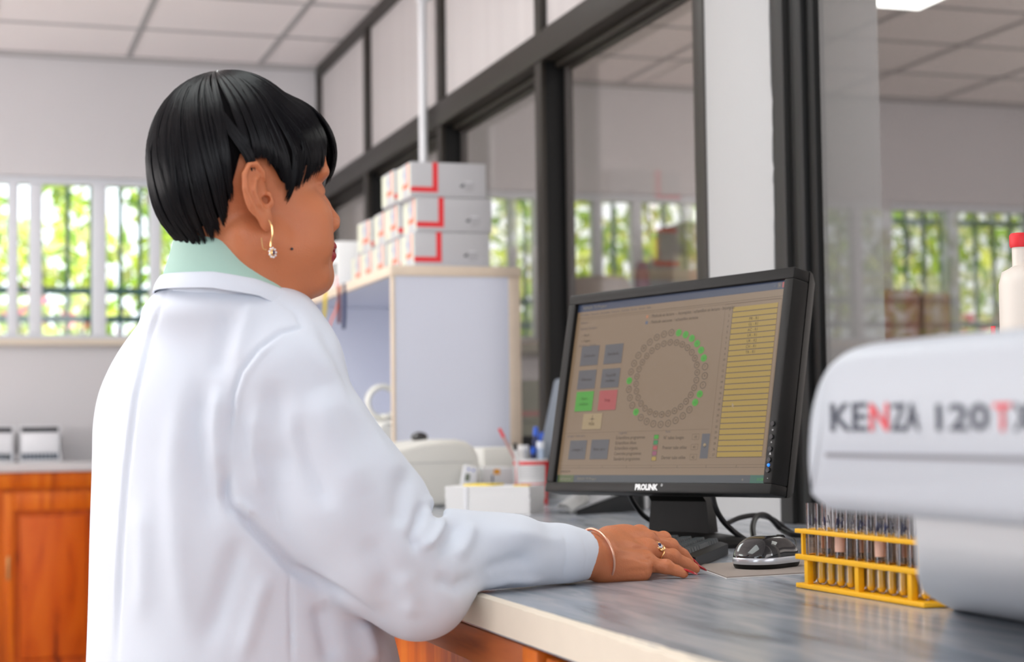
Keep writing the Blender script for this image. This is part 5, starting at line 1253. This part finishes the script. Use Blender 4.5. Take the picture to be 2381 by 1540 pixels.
# trousers and shoes below the frame
tr = SDF((-.2, 1.7, .04), (.65, 2.5, .86), .008)
for sg in (1, -1):
    hp = hipc+TR*.085*sg; kn = np.array([*(hp+TF*.01)[:2], .47]); an_ = np.array([*(hp-TF*.02)[:2], .075]); tr.chain([hp-UP*.02, kn, an_], [.092, .066, .055], .02)
tr.blur(1); pmesh('trousers', fixdir(to_mesh('trousers', *tr.mesh())), TROU)
for sg in (1, -1):
    hp = hipc+TR*.085*sg; s_ = SDF(np.array([hp[0]-.2, hp[1]-.2, 0]), np.array([hp[0]+.2, hp[1]+.2, .12]), .004); a0 = np.array([*(hp-TF*.04)[:2], .036]); s_.cone(a0, a0+TF*.16-UP*.006, .036, .029, .0).cone(a0+UP*.02, a0+UP*.05, .036, .036, .02).ell(a0+TF*.10-UP*.008, (.04, .04, .025), .01)
    pmesh('shoe', fixdir(to_mesh('shoe', *s_.mesh())), BLKG)

# fingernails, bracelet, ring, earring
def nail(q, base, L_=.0165, wdt=.0056):
    d_ = (tip[q]-dip[q]); d_ /= np.linalg.norm(d_); u_ = UP-d_*(UP@d_); u_ /= np.linalg.norm(u_); s2 = np.cross(d_, u_); c_ = tip[q]+d_*.0065+u_*.0052; 
    if c_[2]-.004 < CT: c_[2] = CT+.0055
    R3 = Matrix((Vector(d_), Vector(s2), Vector(u_))).transposed(); o = MB().sph(Vector(c_)-per_base, (L_*.62, wdt, .0019), NAIL, 18, R3).build('fingernail', person); o['label'] = 'long dark red fingernail'
for q in 'imrl': nail(q, 0)
ax_ = dcu; u_ = UP-ax_*(UP@ax_); u_ /= np.linalg.norm(u_); s2 = np.cross(ax_, u_); cb = at(1388, 1290, 2.135)
ax2 = ax_*.93+s2*.12+u_*.30; ax2 /= np.linalg.norm(ax2); u3 = UP-ax2*(UP@ax2); u3 /= np.linalg.norm(u3); s3 = np.cross(ax2, u3)
br = MB().tube([Vector(cb+u3*.0325*math.cos(a/40*6.283)+s3*.035*math.sin(a/40*6.283))-per_base for a in range(40)], .0019, ROSE, 10, True, flat=1.0).build('bangle', person); br['label'] = 'thin rose gold bangle on the wrist'
rc = mcp['r']+(pip['r']-mcp['r'])*.42; rd = pip['r']-mcp['r']; rd /= np.linalg.norm(rd); ru = UP-rd*(UP@rd); ru /= np.linalg.norm(ru); rs2 = np.cross(rd, ru)
rg = MB().tube([Vector(rc+ru*.0112*math.cos(a/24*6.283)+rs2*.0112*math.sin(a/24*6.283)+rd*.0018*math.cos(a/24*6.283))-per_base for a in range(24)], .0012, GOLD, 8, True)
vv = -hz*.6+UP*.8; vv /= np.linalg.norm(vv); cs_ = rc+vv*.0125
for k, (o1, o2, r_) in enumerate(((.004, .006, .0028), (.001, .0085, .0022), (-.003, .006, .002), (0, -.0045, .0024), (.002, -.008, .0018), (-.002, -.0075, .0018))):
    rg.sph(Vector(cs_+rd*o1+np.cross(vv, rd)*o2*-1)-per_base, (r_, r_, r_*.8), GOLD, 12)
rgo = rg.build('finger_ring', person); rgo['label'] = 'gold ring with a dark stone in clear stones'
gm = MB()
for k in range(8): a = k/8*6.283; gm.sph(Vector(cs_+rd*.0036*math.cos(a)+np.cross(vv, rd)*.0036*math.sin(a)+vv*.001)-per_base, .0014, GEM, 10)
gm.build('clear_stones', rgo); MB().sph(Vector(cs_+vv*.0022)-per_base, .0024, SAPH, 12).build('dark_stone', rgo)
lobe = H2W((.083, -.001, -.040))
def eh(a, b, c): return Vector(H2W((.083+a, -.001+b, -.040+c)))-per_base
er = MB().tube(spline([eh(.001, .002, .010), eh(.004, .004, .004), eh(.004, .004, -.006), eh(.002, .002, -.014), eh(.0015, .0015, -.019)], 5), .0011, GOLD, 8).tube(spline([eh(-.006, -.006, -.008), eh(-.004, -.006, -.020), eh(0, -.003, -.022)], 4), .0007, GOLD, 6)
er.sph(eh(.0015, .0015, -.0262), (.0036, .0050, .0062), GOLD, 14); ero = er.build('earring', person); ero['label'] = 'gold drop earring with clear stones around a dark one'
gm = MB()
for k in range(9): a = k/9*6.283; gm.sph(eh(.0045, .0015+.0038*math.cos(a), -.0262+.0050*math.sin(a)), .0013, GEM, 10)
gm.build('clear_stones', ero); MB().sph(eh(.0055, .0022, -.0262), (.0012, .0022, .0028), SAPH, 12).build('dark_stone', ero)
# eyebrows and lashes
for sx in (1, -1):
    MB().tube([Vector(H2W((sx*(.014+.0052*k), .0992-.0013*k-.0006*k*k, .0285+.0016*k-.0003*k*k)))-per_base for k in range(7)], [.0012, .0017, .0018, .0017, .0015, .0012, .0006], HAIRB, 6).build('eyebrow', person)
MB().sph(Vector(H2W((.066, .032, -.062)))-per_base, .0016, INK, 10).build('mole', person)

# hair
HC = np.array([0, -.010, .030])
def env(D):
    # radius of the hair volume from HC along unit directions (head frame)
    out = np.zeros(len(D))
    for c, r in (((0, -.006, .048), (.088, .095, .105)), ((0, -.044, .024), (.074, .056, .076)), ((0, .034, .052), (.080, .086, .074)), ((0, -.046, -.020), (.054, .034, .050)), ((0, .01, .035), (.0865, .07, .075))):
        o = (HC-np.array(c))/np.array(r); d = D/np.array(r); a = (d*d).sum(1); b = (d*o).sum(1); cc_ = o@o-1; disc_ = b*b-a*cc_; t = np.where(disc_ > 0, (-b+np.sqrt(np.maximum(disc_, 0)))/a, 0)
        out = np.maximum(out, t) if c[2] == .048 else (lambda A, B, k=.006: np.maximum(A, B)+np.maximum(k-np.abs(A-B), 0)**2/(4*k))(out, t)
    return out
hemA = [0, 8, 14, 20, 26, 32, 40, 50, 58, 64, 72, 80, 98, 107, 114, 125, 150, 180]
hemT = [93, 95, 90, 54, 58, 82, 92, 99, 108, 106, 95, 84, 81, 106, 126, 135, 138, 139]
hemL = [93, 92, 92, 90, 90, 90, 92, 99, 108, 106, 95, 84, 81, 106, 126, 135, 138, 139]
def hem(al): return np.interp(np.abs(al), hemA, hemT) if al >= 0 else np.interp(abs(al), hemA, hemL)
rh = np.random.default_rng(12)
pole_t = math.radians(6)     # crown
def dirs(al, t):
    a = np.radians(al); t = np.radians(t); d = np.stack([np.sin(t)*np.sin(a), np.sin(t)*np.cos(a), np.cos(t)], -1)
    return d
# under-layer cap
b = bmesh.new(); NA, NT = 120, 34; rows = []
for i in range(NA):
    al = -180+360*i/NA; T1 = hem(al)-5; tt = np.linspace(0, T1, NT); D = dirs(np.full(NT, al), tt); r = env(D)-.0045-.004*(tt/T1)**6; rows.append([b.verts.new(Vector(H2W(HC+D[j]*r[j]))-per_base) for j in range(1, NT)])
top = b.verts.new(Vector(H2W(HC+np.array([0, 0, 1])*(env(np.array([[0, 0, 1.]]))[0]-.0045)))-per_base)
for i in range(NA):
    A_, B_ = rows[i], rows[(i+1) % NA]; b.faces.new((top, A_[0], B_[0]))
    for j in range(NT-2): b.faces.new((A_[j], A_[j+1], B_[j+1], B_[j]))
bmesh.ops.recalc_face_normals(b, faces=b.faces); bmesh.ops.solidify(b, geom=b.faces[:], thickness=.002)
hb = MB().add(b, HAIRB); hair = hb.build('hair', person, 180)
# locks of strands: flattened tapered ribbons following the head
NS = 15000; V = []; F = []; vi = 0; SEG = 13
als = rh.uniform(-180, 180, NS); lockn = 150; lockc = rh.uniform(-180, 180, lockn); lockd = rh.normal(0, 1, lockn)
for s_i in range(NS):
    al0 = als[s_i]; L_ = np.argmin(np.abs(lockc-al0)); al0 = al0+(lockc[L_]-al0)*.35
    gp = 8 < al0 < 34 or 74 < abs(al0) < 104; T1 = hem(al0)+(rh.normal(0, 2.6)+lockd[L_]*2.0)*(.3 if gp else 1); back = abs(al0) > 100
    st = rh.uniform(0, .55) if s_i % 3 else rh.uniform(0, .1); ln = rh.uniform(.35, 1.0); en_ = min(1, st+ln) if s_i % 4 else 1.0
    u = np.linspace(st, en_, SEG); t = u*T1; sw = ((1-u)**2*22*math.copysign(1, al0)+12*math.sin(math.radians(al0)*1)*(u**2)*np.interp(abs(al0), [75, 140], [-.5, .6]))*(.25 if -10 < al0 < 36 else 1)
    al = al0+sw+lockd[L_]*(0.8 if -10 < al0 < 36 else 3)*np.sin(u*4+L_)+rh.normal(0, .6); D = dirs(al, t)
    r = env(D)-.003+rh.uniform(-.0018, .0026)+.0016*math.sin(L_*1.7)*np.sin(u*3.1)-.0035*np.clip((u-.9)/.1, 0, 1)*(0 if abs(al0) < 70 else 1)
    c = HC+D*r[:, None]; tg = np.gradient(c, axis=0); sd = np.cross(tg, D); sd /= np.linalg.norm(sd, axis=1)[:, None]+1e-9
    w = .00075*np.sin(np.clip((u-st)/(en_-st+1e-6), 0, 1)*2.6+.45)**.7*rh.uniform(.7, 1.4); w = np.nan_to_num(w, nan=.0001)
    L3 = c-sd*w[:, None]; R3_ = c+sd*w[:, None]; M3 = c+D*(w*1.5)[:, None]
    V.append(np.stack([L3, M3, R3_], 1).reshape(-1, 3)); j = np.arange(SEG-1)*3+vi
    F.append(np.stack([j, j+3, j+4, j+1], 1)); F.append(np.stack([j+1, j+4, j+5, j+2], 1)); vi += SEG*3
V = np.concatenate(V)@HM.T+HO-np.array(per_base); F = np.concatenate(F)
hm = bpy.data.meshes.new('strands'); n = len(F); hm.vertices.add(len(V)); hm.vertices.foreach_set('co', V.astype(np.float32).ravel()); hm.loops.add(n*4); hm.loops.foreach_set('vertex_index', F.astype(np.int32).ravel()); hm.polygons.add(n); hm.polygons.foreach_set('loop_start', (np.arange(n)*4).astype(np.int32)); hm.update(calc_edges=True); smooth(hm); hm.materials.append(HAIRM)
so_ = link('hair_strands', hm, hair); so_['kind'] = 'stuff'
print('script time', round(time.time()-T0, 1))
